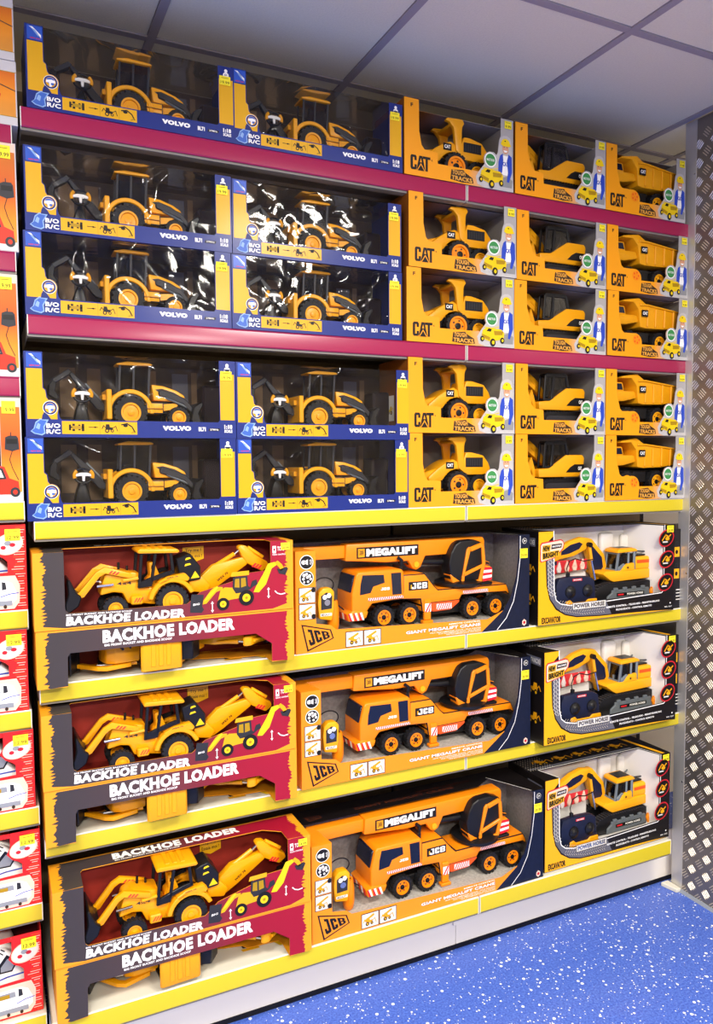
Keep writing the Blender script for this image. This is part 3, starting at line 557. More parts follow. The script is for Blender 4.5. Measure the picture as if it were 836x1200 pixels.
def red_box(label, loc, group, **k):
    T = thing('toy_carton', label, 'boxed toy', loc, group, **k); W, H, D = 672, 192, 145
    c = MB(); c.prism([(0, 0), (W, 0), (W, H), (606, H), (606, 128), (600, 112), (510, 106), (500, 89), (440, 74), (408, 66), (384, 46), (372, 37), (80, 39), (73, 45), (71, 54), (71, H), (0, H)], 0, 1.6, 'h_orange'); c.build('front_panel', T, smooth=0)
    c = MB()
    c.prism([(0, 1.6), (71, 1.6), (72, 74), (78, HT_TOP), (560, HT_TOP), (606, 52), (606, 1.6), (W, 1.6), (W, D), (0, D)], H-1.6, H, 'h_orange', ax='z'); c.build('top_panel', T, smooth=0)
    c = MB(); c.box(0, 1.6, 1.6, D, 0, H-1.6, 'h_orange'); c.box(W-1.6, W, 1.6, D, 0, H-1.6, 'h_orange'); c.box(1.6, W-1.6, D-1.6, D, 0, H-1.6, 'h_orange'); c.box(1.6, W-1.6, 1.6, D-1.6, 0, 1.6, 'h_orange')
    c.build('carton', T, smooth=0)
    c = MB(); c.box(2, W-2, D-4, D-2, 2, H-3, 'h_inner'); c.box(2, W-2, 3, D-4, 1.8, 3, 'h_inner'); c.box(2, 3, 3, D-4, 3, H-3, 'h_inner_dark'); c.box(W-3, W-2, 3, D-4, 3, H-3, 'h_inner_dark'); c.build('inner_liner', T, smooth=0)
    a = MB()
    f = [(26, 0)] if 0 else []
    left = rag(26, 10, H, 12, 22, 5); left.sort(key=lambda p: p[1])
    rr = [(x, z) for x, z in rag(648, 14, H, -12, 22, 9)]; rr.sort(key=lambda p: p[1])
    a.poly([(70, 3), (300, 3), (610, 4)] + rr + [(606, H), (606, 128), (600, 112), (510, 106), (500, 89), (440, 74), (408, 66), (384, 46), (372, 37), (80, 39), (73, 45), (71, 54), (71, H)] + [(x, z) for x, z in left[::-1]], 'h_card', 1)
    a.text('BACKHOE LOADER', ((72, 8), (366, 3), (368, 26), (74, 31)), 'print_white', 2, bold=.055); a.text('BIG FRONT BUCKET AND BACKHOE SCOOP', ((73, 33), (232, 30), (232, 34), (73, 37)), 'print_white', 2, bold=.03)
    backhoe_print(a, 380, 22, .86, 2)
    a.rect(612, 158, 622, 178, 'print_white', 2); a.disc(617, 168, 3, 4, 'h_card', 3, n=8); a.text('TOYS', (626, 164, 646, 176), 'print_white', 2); a.text('RADIO CONTROL', (612, 152, 650, 156), 'print_white', 2)
    a.build('printed_artwork', T, smooth=0)
    a = MB(); pl = ('T', H)
    lt = rag(26, 0, D-6, 12, 15, 8); lt.sort(key=lambda p: p[1]); rt_ = rag(648, 0, D-6, -12, 15, 4); rt_.sort(key=lambda p: p[1])
    a.poly([(71, 2), (72, 74), (78, HT_TOP), (560, HT_TOP), (606, 52), (606, 2)] + rt_ + lt[::-1], 'h_card', 1, pl)
    a.text('BACKHOE LOADER', (156, 101, 500, 134), 'print_white', 2, pl, bold=.055); a.text('BIG FRONT BUCKET AND BACKHOE SCOOP', (160, 92, 330, 98), 'print_white', 2, pl, bold=.03)
    a.build('top_artwork', T, smooth=0)
    s_ = MB(); s_.poly([(395, 138), (395, 172), (455, 174), (455, 138), (425, 128)], 'print_yellow', 1, ('F', D-5)); s_.text('Try me !', (402, 156, 448, 168), 'print_black', 2, ('F', D-5), .01); s_.text('Essaie moi !', (400, 142, 450, 152), 'print_black', 2, ('F', D-5), .01); s_.build('try_me_tag', T, smooth=0)
    sticker(T, 636, 166, 662, 186, '14.99')
    return T
def red_toy(label, loc, group, **k):
    T = thing('toy_backhoe', label, 'toy digger', loc, group, **k)
    Y0, Y1 = 14, 104; M_ = lambda p: [(a-6, b+12) for a, b in p]
    wheel(T, 192, 38, Y0-8, 20, 32, 17, hubm='toy_lemon'); wheel(T, 192, 38, Y1-10, 20, 32, 17, hubm='toy_lemon')
    wheel(T, 337, 46, Y0-9, 26, 43, 25, hubm='toy_lemon', lugs=20); wheel(T, 337, 46, Y1-16, 26, 43, 25, hubm='toy_lemon', lugs=20)
    b = MB(); b.prism(M_([(164, 60), (170, 90), (176, 112), (200, 122), (264, 112), (268, 74), (330, 68), (380, 60), (388, 40), (330, 30), (300, 26), (258, 33), (232, 34), (220, 62), (196, 66)]), Y0+14, Y1-14, 'toy_lemon', 5, 2)
    b.box(232, 262, Y0-2, Y1+2, 44, 66, 'toy_lemon', 3); b.build('body', T)
    b = MB(); b.text('4x4', (200, 96, 236, 104), 'dark_grey', 2, ('F', Y0+14))
    for j in range(3): b.poly([(238+j*7, 50), (241+j*7, 50), (249+j*7, 62), (246+j*7, 62)], 'print_red', 2, ('F', Y0-2))
    b.build('side_decal', T, smooth=0)
    arm = M_([(92, 72), (100, 66), (112, 73), (154, 122), (176, 134), (241, 114), (244, 104), (236, 102), (176, 118), (162, 110), (124, 62), (110, 58)])
    for y, z in ((Y0+2, 0), (Y1-12, 0)):
        b = MB(); b.prism([(p, q+z) for p, q in arm], y, y+10, 'toy_lemon', 2.5, 2); b.tube([(150, y+5, 98), (190, y+5, 100)], 3.4, 'chrome'); b.tube([(214, y+5, 108), (252, y+5, 112)], 5, 'toy_lemon')
        for j in range(3): b.poly([(178+j*8, 129-j*2), (182+j*8, 128-j*2), (190+j*8, 135-j*2), (186+j*8, 136-j*2)], 'print_red', 2, ('F', y))
        b.build('loader_arm', T)
    b = MB(); b.prism([(72, 30), (104, 52), (112, 76), (100, 86), (84, 122), (78, 118), (80, 84), (72, 60)], Y0-8, Y1+8, 'black', 3); b.build('front_bucket', T)
    b = MB()
    for y in (Y0+2, Y1-10):
        for q in ([(256, 74), (264, 74), (272, 168), (264, 168)], [(288, 86), (296, 90), (308, 168), (300, 168)], [(344, 108), (352, 110), (346, 168), (338, 168)], [(258, 74), (292, 76), (296, 90), (330, 100), (352, 106), (352, 116), (328, 112), (290, 100), (262, 90)], [(264, 160), (346, 160), (346, 170), (264, 170)]):
            b.prism(M_(q), y, y+8, 'black', 1.2)
    b.build('cab', T)
    b = MB(); b.prism(M_([(282, 70), (318, 72), (318, 100), (304, 136), (290, 136), (292, 100), (282, 92)]), Y0+26, Y1-26, 'toy_lemon', 4, 2); b.prism(M_([(294, 118), (303, 118), (301, 130), (295, 130)]), Y0+25, Y0+30, 'black', 1); b.build('seat', T)
    b = MB(); b.prism([(252, 176), (250, 183), (258, 188), (354, 183), (360, 176), (354, 172)], Y0-2, Y1+2, 'toy_lemon', 3, 2)
    for j in range(3): b.box(276+j*20, 288+j*20, Y0+10, Y1-10, 185-j, 189-j, 'toy_lemon', 1)
    b.build('cab_roof', T)
    b = MB()
    for y0, y1 in ((Y0-6, Y0+18), (Y1-18, Y1+6)):
        b.prism(arc(337, 46, 62, 172, 20, 12)+arc(337, 46, 50, 20, 172, 12), y0, y1, 'toy_lemon', 2)
        b.prism([(300, 98), (326, 112), (372, 118), (384, 104), (378, 96), (336, 104), (306, 90)], y0, y1, 'toy_lemon', 2)
    b.build('fender', T)
    b = MB(); b.text('WEX 76', ((322, 106), (352, 110), (352, 114), (322, 110)), 'dark_grey', 2, ('F', Y0-6)); b.build('fender_lettering', T, smooth=0)
    b = MB(); b.prism(M_([(366, 94), (358, 144), (396, 156), (424, 118), (424, 84), (391, 80)]), Y0+12, Y1-12, 'black', 3); b.poly(M_([(396, 88), (420, 90), (408, 108)]), 'truck_yellow', 2, ('F', Y0+12)); b.poly(M_([(380, 122), (398, 126), (394, 130), (382, 128)]), 'truck_yellow', 2, ('F', Y0+12)); b.poly(M_([(382, 138), (398, 142), (394, 146), (384, 144)]), 'truck_yellow', 2, ('F', Y0+12)); b.build('rear_tank', T)
    b = MB(); b.prism(M_([(396, 52), (392, 84), (430, 90), (452, 64), (440, 44)]), 34, 84, 'toy_lemon', 4, 2); b.build('swing_frame', T)
    b = MB(); b.prism(M_([(424, 50), (428, 86), (464, 118), (548, 134), (566, 122), (560, 112), (484, 62), (450, 42)]), 50, 72, 'toy_lemon', 4, 2); b.text('WEX 76', ((470, 82), (500, 104), (497, 110), (467, 88)), 'black', 2, ('F', 50), .03)
    b.tube([(462, 58, 124), (506, 58, 148), (520, 58, 156)], 6, 'toy_lemon', 10); b.tube([(516, 58, 152), (540, 58, 170)], 3.4, 'chrome'); b.build('rear_boom', T)
    b = MB(); b.prism(M_([(534, 162), (542, 168), (558, 166), (584, 140), (620, 118), (624, 104), (604, 90), (584, 102), (560, 116), (546, 136)]), 48, 74, 'toy_lemon', 4, 2); b.tube([(560, 61, 172), (604, 61, 142)], 5, 'toy_amber', 10)
    for j in range(3): b.poly([(566+j*8, 118-j*3), (572+j*8, 116-j*3), (582+j*8, 126-j*3), (577+j*8, 128-j*3)], 'print_red', 2, ('F', 48))
    b.build('dipper_arm', T)
    b = MB(); b.prism([(612, 96), (626, 96), (634, 120), (644, 130), (646, 70), (630, 60), (600, 66), (604, 74), (622, 76)], 30, 92, 'black', 3); b.build('rear_bucket', T)
    b = MB(); b.tube([(210, 70, 128), (211, 70, 150)], 3.5, 'black', 8); b.tube([(232, 70, 122), (232, 70, 140)], 3, 'black', 8); b.build('exhaust', T)
    return T

# =================================================================== ORANGE CRANE CARTONS (820 x 296 x 200 mm)
def hazard(a, x0, z0, x1, z1, n, l, pl, slant=.5, c1='print_red', c0='print_white'):
    a.rect(x0, z0, x1, z1, c0, l, pl); w_ = (x1-x0)/n; h = z1-z0
    for j in range(n):
        x = x0+j*w_; a.poly([(x, z0), (x+w_*.5, z0), (min(x+w_*.5+h*slant, x1), z1), (min(x+h*slant, x1-.2), z1)], c1, l+1, pl)
def jcb(a, q, m, l, pl=('F', 0)):      # heavy block letters J C B inside a quad BL, BR, TR, TL
    def P(pts):
        o = []
        for u, v in pts:
            w4 = ((1-u)*(1-v), u*(1-v), u*v, (1-u)*v); o.append((sum(w*p[0] for w, p in zip(w4, q)), sum(w*p[1] for w, p in zip(w4, q))))
        return o
    a.poly(P([(0, .1), (.04, 0), (.24, 0), (.28, .1), (.28, 1), (.08, 1), (.08, .82), (.16, .82), (.16, .2), (.1, .2), (.1, .36), (0, .36)]), m, l, pl)
    a.poly(P([(.34, .1), (.38, 0), (.58, 0), (.62, .1), (.62, .38), (.5, .38), (.5, .2), (.46, .2), (.46, .8), (.5, .8), (.5, .62), (.62, .62), (.62, .9), (.58, 1), (.38, 1), (.34, .9)]), m, l, pl)
    a.poly(P([(.68, 0), (.94, 0), (1, .1), (1, .42), (.95, .5), (.81, .5), (.81, .42), (.88, .42), (.88, .18), (.80, .18), (.80, .82), (.88, .82), (.88, .58), (.81, .58), (.81, .5), (.95, .5), (1, .58), (1, .9), (.94, 1), (.68, 1)]), m, l, pl)
def jlogo(a, q, l=2, pl=('F', 0), ink='print_black', bg='j_orange'):
    a.poly(q, ink, l, pl); c = (sum(p[0] for p in q)/4, sum(p[1] for p in q)/4)
    a.poly([(c[0]+(p[0]-c[0])*.9, c[1]+(p[1]-c[1])*.86) for p in q], bg, l+1, pl)
    jcb(a, [(c[0]+(p[0]-c[0])*.76, c[1]+(p[1]-c[1])*.64) for p in q], ink, l+2, pl)
def crane_box(label, loc, group, **k):
    T = thing('toy_carton', label, 'boxed toy', loc, group, **k); W, H, D = 820, 296, 200
    c = MB(); win = [(777, H), (776, 235), (768, 165), (745, 100), (715, 60), (690, 45), (655, 38), (125, 58), (108, 72), (62, 80), (62, 284), (0, 284)]
    c.prism([(0, 0), (632, 0), (715, 60), (655, 38), (125, 58), (108, 72), (62, 80), (62, 284), (0, 284)], 0, 1.8, 'j_orange'); c.build('front_panel', T, smooth=0)
    c = MB(); c.prism([(632, 0), (W, 0), (W, H), (777, H), (776, 235), (768, 165), (745, 100), (715, 60)], 0, 1.8, 'j_navy'); c.build('corner_panel', T, smooth=0)
    c = MB(); c.prism([(0, 284), (62, 284), (72, 300), (20, 300)], 0, 1.8, 'j_orange') if 0 else None
    c.prism([(0, 110), (640, 110), (705, 150), (777, 1.8), (W, 1.8), (W, D), (0, D)], H-1.6, H, 'j_black', ax='z'); c.prism([(0, 1.8), (62, 1.8), (50, 110), (0, 110)], H-13, H-11.5, 'j_orange', ax='z'); c.build('top_panel', T, smooth=0)
    c = MB(); c.box(0, 1.6, 1.8, D, 0, H-14, 'j_orange'); c.box(W-1.6, W, 1.8, D, 0, H-1.6, 'j_navy'); c.box(1.6, W-1.6, D-1.6, D, 0, H-1.6, 'j_grey'); c.box(1.6, W-1.6, 1.8, D-1.6, 0, 1.6, 'j_orange'); c.build('carton', T, smooth=0)
    c = MB(); c.box(2, W-3, 3, D-3, 2, 34, 'tray_speck'); c.box(W-4, W-2, 3, D-3, 34, H-4, 'j_grey'); c.box(2, 3, 3, D-3, 34, H-18, 'j_orange'); c.prism([(780, 3), (W-4, 3), (W-4, D-3), (700, D-3)], 34, 36, 'j_grey', ax='z')
    c.box(60, W-4, D-4, D-2, 34, H-4, 'j_grey'); c.build('inner_tray', T, smooth=0)
    a = MB()
    for zc_, kind in ((254, 0), (210, 1)):
        a.disc(34, zc_, 21, 20, 'print_white', 2, n=28); a.disc(34, zc_, 19, 18, 'print_black', 3, n=28)
        if kind == 0:
            a.disc(25, zc_, 7, 6, 'print_white', 4, n=14); a.poly([(28, zc_-3), (38, zc_-8), (38, zc_+8), (28, zc_+3)], 'print_white', 4)
            for r in (12, 16): a.line([(34+r*math.cos(t), zc_+r*math.sin(t)*.8) for t in (-.6, -.2, .2, .6)], 1.6, 'print_white', 4)
        else:
            for x, z, r in ((26, 8, 5), (34, 11, 4), (43, 6, 4.5), (24, -2, 4), (36, 2, 4), (46, -3, 4), (26, -11, 3), (38, -10, 3.5)): a.disc(x, zc_+z, r, r, 'print_white', 4, n=10)
    for z0, z1 in ((140, 184), (94, 138)):
        a.rect(9, z0, 61, z1, 'print_black', 2); a.rect(11, z0+1.5, 59, z1-1.5, 'offwhite', 3); small_loader_print(a, 14, z0+6, .75, 4, body='toy_yellow'); a.line([(16, z0+20), (48, z0+36)], 5, 'toy_yellow', 5)
        a.disc(54, z0+(8 if z0 < 100 else 36), 7, 7, 'print_black', 6, n=12)
    jlogo(a, ((34, 4), (117, 34), (108, 60), (16, 82)))
    for x0 in (154, 213): a.rect(x0, 3, x0+58, 48, 'print_black', 2); a.rect(x0+2, 5, x0+56, 46, 'offwhite', 3); small_loader_print(a, x0+8, 10, .9, 4, body='toy_yellow'); a.line([(x0+12, 26), (x0+40, 40)], 6, 'toy_yellow', 5)
    a.text('GIANT MEGALIFT CRANE', ((356, 20), (628, 21), (628, 31), (356, 30)), 'print_black', 2, bold=.075); a.text('GIANT MEGALIFT CRANE', ((356, 20.6), (627, 21.6), (627, 30.6), (356, 29.6)), 'print_white', 3, bold=.035)
    a.text('REMOTE CONTROL', (510, 34, 628, 38.5), 'print_white', 2, bold=.02)
    for z, x0 in ((14, 440), (9, 470), (4, 500)): a.text('GRUE TELECOMMANDEE GEANTE - GRUA GIGANTE', (x0, z, 628, z+3), 'print_white', 2, bold=.01)
    a.line([(692, 2), (728, 36), (756, 86), (772, 150), (781, 215), (782, 292)], 2.2, 'print_white', 2)
    a.disc(799, 276, 9, 9, 'print_white', 2); a.disc(799, 276, 8, 8, 'print_black', 3); a.text('3+', (794, 272, 804, 280), 'print_white', 4)
    a.poly([(792, 10), (800, 4), (808, 10), (808, 20), (800, 26), (792, 20)], 'r_pale', 2); a.disc(800, 15, 5, 5, 'ring_red', 3, n=10)
    a.build('printed_artwork', T, smooth=0)
    a = MB(); pl = ('T', H); a.text('REMOTE CONTROL', (430, 155, 640, 164), 'j_brown', 2, pl); a.text('GIANT MEGALIFT CRANE', (200, 132, 560, 148), 'j_brown', 2, pl, bold=.03); jlogo(a, ((40, 120), (90, 128), (88, 150), (34, 156)), 2, pl, 'j_black', 'j_brown'); a.line([(700, 155), (774, 6)], 2, 'print_white', 3, pl)
    a.build('top_artwork', T, smooth=0)
    sticker(T, 780, 222, 811, 252, '39.99')
    return T
def crane_toy(label, loc, group, **k):
    T = thing('toy_crane_truck', label, 'toy truck', loc, group, **k); Y0, Y1 = 46, 150; C = 'toy_orange'
    for cx in (315, 404, 636, 727):
        wheel(T, cx, 69, Y0-6, 26, 35, 21, hubm='toy_orange', lugs=16, spokes=6); wheel(T, cx, 69, Y1-20, 26, 35, 21, hubm='toy_orange', lugs=16, spokes=6)
    b = MB(); b.box(280, 760, Y0+24, Y1-24, 56, 84, 'black', 3); b.prism([(256, 96), (268, 112), (380, 116), (446, 112), (450, 92), (452, 72), (462, 68), (466, 96), (590, 98), (600, 112), (690, 112), (770, 110), (786, 98), (786, 112), (774, 136), (640, 136), (510, 137), (496, 150), (462, 190), (384, 190), (384, 140), (240, 130), (212, 118), (212, 96)], Y0, Y1, C, 3, 2)
    b.build('chassis', T)
    b = MB(); b.prism([(208, 74), (208, 145), (222, 200), (230, 209), (378, 209), (386, 200), (386, 120), (276, 112), (262, 96), (252, 76)], Y0-4, Y1+4, C, 6, 3); b.build('cab', T)
    b = MB(); b.prism([(205, 150), (216, 199), (224, 199), (212, 148)], Y0+6, Y1-6, 'navy_glass', 2); b.build('windscreen', T)
    b = MB(); pl = ('F', Y0-4); b.poly([(243, 199), (315, 196), (318, 172), (300, 168), (279, 163), (270, 145), (234, 141), (236, 170)], 'navy_glass', 1, pl); b.poly([(340, 199), (375, 199), (377, 134), (345, 134)], 'navy_glass', 1, pl); b.build('side_window', T, smooth=0)
    b = MB(); jcb(b, ((305, 150), (335, 150), (335, 158), (305, 158)), 'print_white', 2, pl); b.rect(303, 148, 337, 160, C, 1, pl)
    hazard(b, 262, 122, 382, 130, 16, 1, ('F', Y0-4.5)); hazard(b, 604, 116, 700, 126, 14, 2, ('F', Y0)); b.rect(404, 141, 474, 167, 'print_black', 1, ('F', Y0)); jcb(b, ((415, 145), (470, 145), (470, 163), (415, 163)), 'print_white', 2, ('F', Y0)); b.rect(411, 146, 415, 158, 'print_yellow', 2, ('F', Y0))
    b.build('lettering', T, smooth=0)
    b = MB(); b.prism([(196, 66), (192, 88), (212, 98), (262, 92), (256, 74), (240, 66)], Y0-6, Y1+6, C, 4, 2)
    for j in range(3): b.poly([(200+j*17, 68), (207+j*17, 68), (198+j*17, 90), (191+j*17+2, 90)], 'print_red', 1, ('F', Y0-6.5)); b.poly([(207+j*17, 68), (213+j*17, 68), (205+j*17, 91), (198+j*17, 90)], 'print_white', 1, ('F', Y0-6.5))
    for j in range(6):
        y = Y0-2+j*18; i = b.mi('print_white' if j % 2 else 'print_red'); q = [b.V((191.4, y, 70)), b.V((191.4, y+10, 70)), b.V((191.2, y+18, 88)), b.V((191.2, y+8, 88))]; f = b.bm.faces.new(q); f.material_index = i
    b.build('front_bumper', T)
    b = MB(); b.prism([(470, 78), (486, 112), (590, 112), (594, 92), (560, 70), (496, 68)], Y0+2, Y0+30, 'red_orange', 3); hazard(b, 506, 74, 562, 92, 7, 1, ('F', Y0+2)); b.build('side_locker', T)
    for y in (Y0-6, Y1-8):
        b = MB(); b.box(458, 482, y, y+14, 46, 110, C, 3); b.box(452, 488, y-3, y+17, 36, 46, C, 2); hazard(b, 459, 72, 481, 98, 2, 1, ('F', y), .6); b.build('stabiliser_leg', T)
    b = MB(); b.prism([(205, 238), (209, 296-9), (706, 287), (712, 276), (712, 240), (486, 238), (468, 204), (452, 196), (438, 204), (424, 226), (345, 226), (260, 234)], 82, 132, C, 4, 2); b.lathe([(9, 0), (9, 3)], (452, 79, 214), 'toy_amber', 16); b.build('outer_boom', T)
    b = MB(); b.box(30, 208, 90, 124, 246, 284, C, 3, 2); b.build('inner_boom', T)
    b = MB(); pl = ('F', 82); b.rect(243, 243, 460, 276, 'print_black', 1, pl); b.rect(248, 247, 270, 272, 'toy_yellow', 2, pl); jlogo(b, ((252, 252), (267, 254), (266, 268), (251, 268)), 3, pl, 'blob_brown', 'toy_yellow'); b.text('MEGALIFT', (276, 248, 454, 271), 'print_white', 2, pl, .075); b.build('boom_sign', T, smooth=0)
    b = MB(); b.tube([(430, 100, 222), (560, 100, 214)], 10, 'black', 12); b.tube([(400, 100, 224), (440, 100, 222)], 6, 'dark_grey', 10); b.build('lift_cylinder', T)
    b = MB(); b.lathe([(70, 136), (78, 142), (78, 150), (60, 156)], (618, 98, 0), 'black', 28, 'z'); b.box(612, 720, Y0+2, Y1-4, 137, 146, 'black', 2); b.build('turntable', T)
    b = MB(); b.prism([(562, 176), (556, 212), (564, 246), (580, 272), (600, 282), (650, 284), (684, 272), (690, 240), (690, 180), (668, 152), (600, 150), (560, 164)], Y0+6, Y0+62, 'black', 7, 3); b.build('turret_cab', T)
    b = MB()
    for q in ([(594, 152), (603, 152), (634, 250), (676, 262), (682, 206), (664, 134), (598, 142)],):
        pass
    outer = [(590, 148), (624, 254), (632, 262), (676, 272), (684, 266), (690, 206), (672, 142), (664, 136), (598, 136)]
    inner = [(610, 178), (636, 246), (670, 257), (676, 206), (672, 200), (610, 178)]
    for k_ in range(len(outer)): pass
    b.prism([(598, 146), (620, 254), (630, 263), (634, 250), (612, 178), (610, 148)], Y0, Y0+10, C, 2); b.prism([(630, 260), (676, 273), (686, 262), (676, 258), (636, 246)], Y0, Y0+10, C, 2)
    b.prism([(676, 262), (687, 262), (692, 206), (676, 146), (664, 148), (680, 206)], Y0, Y0+10, C, 2); b.prism([(600, 166), (606, 180), (684, 206), (682, 194)], Y0, Y0+10, C, 2); b.prism([(598, 140), (598, 152), (668, 156), (668, 138), (640, 134)], Y0, Y0+10, C, 2)
    b.prism([(560, 180), (600, 154), (600, 140), (566, 152)], Y0+4, Y0+50, C, 3); b.build('door_frame', T)
    b = MB(); b.prism([(684, 146), (684, 200), (716, 196), (726, 182), (722, 150)], Y0+8, Y0+80, C, 4, 2)
    for j, c_ in enumerate(('print_red', 'print_white')*2 + ('print_red',)): b.poly([(686, 148+j*9), (721, 152+j*8), (721, 160+j*8), (686, 157+j*9)], c_, 1, ('F', Y0+8))
    b.prism([(690, 200), (700, 214), (722, 206), (720, 198)], Y0+20, Y0+70, 'black', 2); b.build('counterweight', T)
    b = MB(); b.tube([(388, 70, 200), (392, 70, 232), (380, 70, 240)], 6, 'black', 8); b.box(380, 392, 60, 110, 140, 216, 'black', 2); b.build('exhaust_stack', T)
    return T
def crane_remote(label, loc, group, **k):
    T = thing('remote_control', label, 'toy controller', loc, group, **k)
    b = MB(); b.prism([(86, 84), (82, 130), (86, 160), (100, 172), (124, 172), (136, 160), (134, 110), (128, 76)], 34, 62, 'toy_amber', 5, 2); b.build('handset', T)
    b = MB(); b.lathe([(10, 36), (15, 42), (18, 60), (18, 100), (14, 130)], (142, 62, 0), 'toy_orange', 16, 'z'); b.build('handle', T)
    b = MB(); pl = ('F', 34); b.poly([(92, 110), (126, 112), (128, 148), (110, 160), (92, 150)], 'dark_grey', 2, pl); b.disc(104, 146, 7, 7, 'print_white', 3, pl); b.disc(117, 150, 7, 7, 'print_white', 3, pl); b.disc(112, 130, 9, 9, 'chrome', 3, pl); b.rect(90, 92, 126, 100, 'print_white', 2, pl); b.text('MEGALIFT', (93, 93, 123, 99), 'blob_brown', 3, pl, .02); b.build('control_face', T, smooth=0)
    b = MB(); b.tube([(112+32*math.cos(math.radians(a_)), 60, 176+22*math.sin(math.radians(a_))) for a_ in range(200, -60, -14)]+[(150, 56, 120), (176, 60, 100)], 2, 'black', 6); b.build('cord', T)
    return T

# =================================================================== YELLOW AND BLACK EXCAVATOR CARTONS (600 x 312 x 200 mm)
def ex_box(label, loc, group, **k):
    T = thing('toy_carton', label, 'boxed toy', loc, group, **k); W, H, D = 600, 312, 200
    c = MB(); win = [(62, H), (62, 268), (66, 110), (74, 82), (92, 68), (130, 60), (538, 70), (547, 78), (548, H)]
    c.prism([(0, 0), (W, 0), (W, H)] + win[::-1] + [(0, H)], 0, 1.8, 'e_black'); c.build('front_panel', T, smooth=0)
    c = MB(); c.prism([(0, 1.8), (62, 1.8), (40, 80), (522, 80), (548, 1.8), (W, 1.8), (W, D), (0, D)], H-1.6, H, 'e_black', ax='z'); c.build('top_panel', T, smooth=0)
    c = MB(); c.box(0, 1.6, 1.8, D, 0, H-1.6, 'e_black'); c.box(W-1.6, W, 1.8, D, 0, H-1.6, 'e_black'); c.box(1.6, W-1.6, D-1.6, D, 0, H-1.6, 'e_black'); c.box(1.6, W-1.6, 1.8, D-1.6, 0, 1.6, 'e_black'); c.build('carton', T, smooth=0)
    c = MB(); c.prism([(2, 3), (W-3, 3), (W-3, D-3), (2, D-3)], 2, 40, 'tray_white', ax='z'); c.box(3, W-3, 150, D-2, 40, H-3, 'tray_white'); c.prism([(548, 4), (W-3, 4), (W-3, 150), (500, 150)], 40, H-3, 'tray_white', ax='z')
    c.box(3, 24, 4, 150, 40, H-3, 'tray_white'); c.box(380, 440, 128, 152, 180, 280, 'tray_white', 10, 3); c.box(480, 520, 132, 152, 190, 270, 'tray_white', 10, 3); c.box(60, 300, 110, 152, 40, 150, 'tray_white', 12, 3); c.build('vacuum_formed_tray', T)
    a = MB()
    a.poly([(1, 1), (590, 1), (500, 5), (380, 8), (260, 9), (160, 14), (110, 26), (72, 48), (46, 84), (34, 130), (30, 200), (30, 270), (60, 296), (62, H-1), (1, H-1)], 'e_yellow', 1)
    band = [(64, 268), (66, 110), (74, 82), (92, 68), (130, 59), (290, 61), (290, 52), (310, 12), (260, 13), (160, 18), (112, 30), (76, 52), (50, 86), (38, 130), (34, 200), (34, 268)]
    a.poly(band, 'card_print_grey', 2)
    pad = random.Random(2)
    for q in range(150):
        t = q/150; 
        if t < .5: x, z = 42+10*(q % 3)+ (1-min(1, (t*2)*3))*0, 262-t*2*170; x += max(0, (120-z))*.35
        else: x, z = 90+(t-.5)*2*190, 24+ (q % 4)*10 + max(0, 20-(t-.5)*80)
        dx = 3 if q % 2 else -3
        a.line([(x-dx, z-3), (x+dx, z+3)], 1.6, 'offwhite' if t < .5 else 'alu_pad', 3)
    a.line([(61, H), (61, 268), (65, 108), (73, 80), (91, 66), (130, 57.5), (290, 58.5), (540, 67.5), (549.5, 76), (550, H)], 3, 'print_white', 4)
    a.rect(142, 41, 284, 64, 'offwhite', 5); a.text('POWER HORSE', (148, 45, 278, 60), 'chrome', 6, bold=.05); a.line([(142, 41), (284, 41), (284, 64), (142, 64), (142, 41)], 1.5, 'dark_grey', 6)
    a.text('REMOTE CONTROL - TELEGUIDE - FERNSTEUERUNG', ((286, 33), (530, 37), (530, 43), (286, 40)), 'print_white', 5, bold=.03); a.text('FILOGUIDATO - CONTROL REMOTO', ((330, 21), (494, 23), (494, 29), (330, 28)), 'print_white', 5, bold=.03)
    a.text('NO. 1217', (555, 12, 590, 17), 'print_white', 5); a.disc(582, 27, 3, 3, 'print_white', 5, n=8)
    a.text('EXCAVATOR', (15, 5, 92, 26), 'print_black', 5, bold=.04)
    a.poly([(6, 216), (10, 210), (66, 222), (80, 232), (100, 252), (104, 268), (98, 280), (88, 284), (12, 276), (6, 268)], 'ring_red', 5); a.poly([(9, 218), (12, 213), (66, 225), (78, 235), (97, 254), (101, 268), (96, 277), (88, 280), (14, 272), (9, 266)], 'r_pale', 6)
    a.poly([(14, 244), (46, 246), (48, 268), (16, 266)], 'print_yellow', 7); a.poly([(14, 218), (82, 228), (84, 248), (14, 242)], 'print_yellow', 7); a.text('NEW', (17, 247, 44, 264), 'print_black', 8, bold=.06); a.text('BRIGHT', ((17, 221), (80, 230), (81, 246), (17, 240)), 'print_black', 8, bold=.06); a.poly([(50, 252), (92, 256), (94, 270), (52, 268)], 'print_black', 7); a.text('MACHINES', ((54, 257), (89, 260), (90, 266), (55, 264)), 'print_white', 8)
    for cx, cz in ((558, 264), (561, 187), (557, 104)):
        a.disc(cx, cz, 38, 30, 'ring_red', 6, n=30, rot=.5); a.disc(cx, cz, 33, 25.5, 'j_black', 7, n=28, rot=.5)
        a.line([(cx-20, cz-8), (cx-4, cz+12), (cx+10, cz+4), (cx+20, cz+12)], 5, 'toy_yellow', 8); a.disc(cx+4, cz-2, 10, 7, 'toy_amber', 9, n=10); a.rect(cx-18, cz-16, cx+6, cz-11, 'offwhite', 8); a.disc(cx+10, cz-10, 6, 4, 'blob_brown', 9, n=8)
    a.build('printed_artwork', T, smooth=0)
    a = MB(); pl = ('T', H)
    for j in range(5): small_loader_print(a, 60+j*92, 110, 1.7, 3, pl, 'toy_yellow')
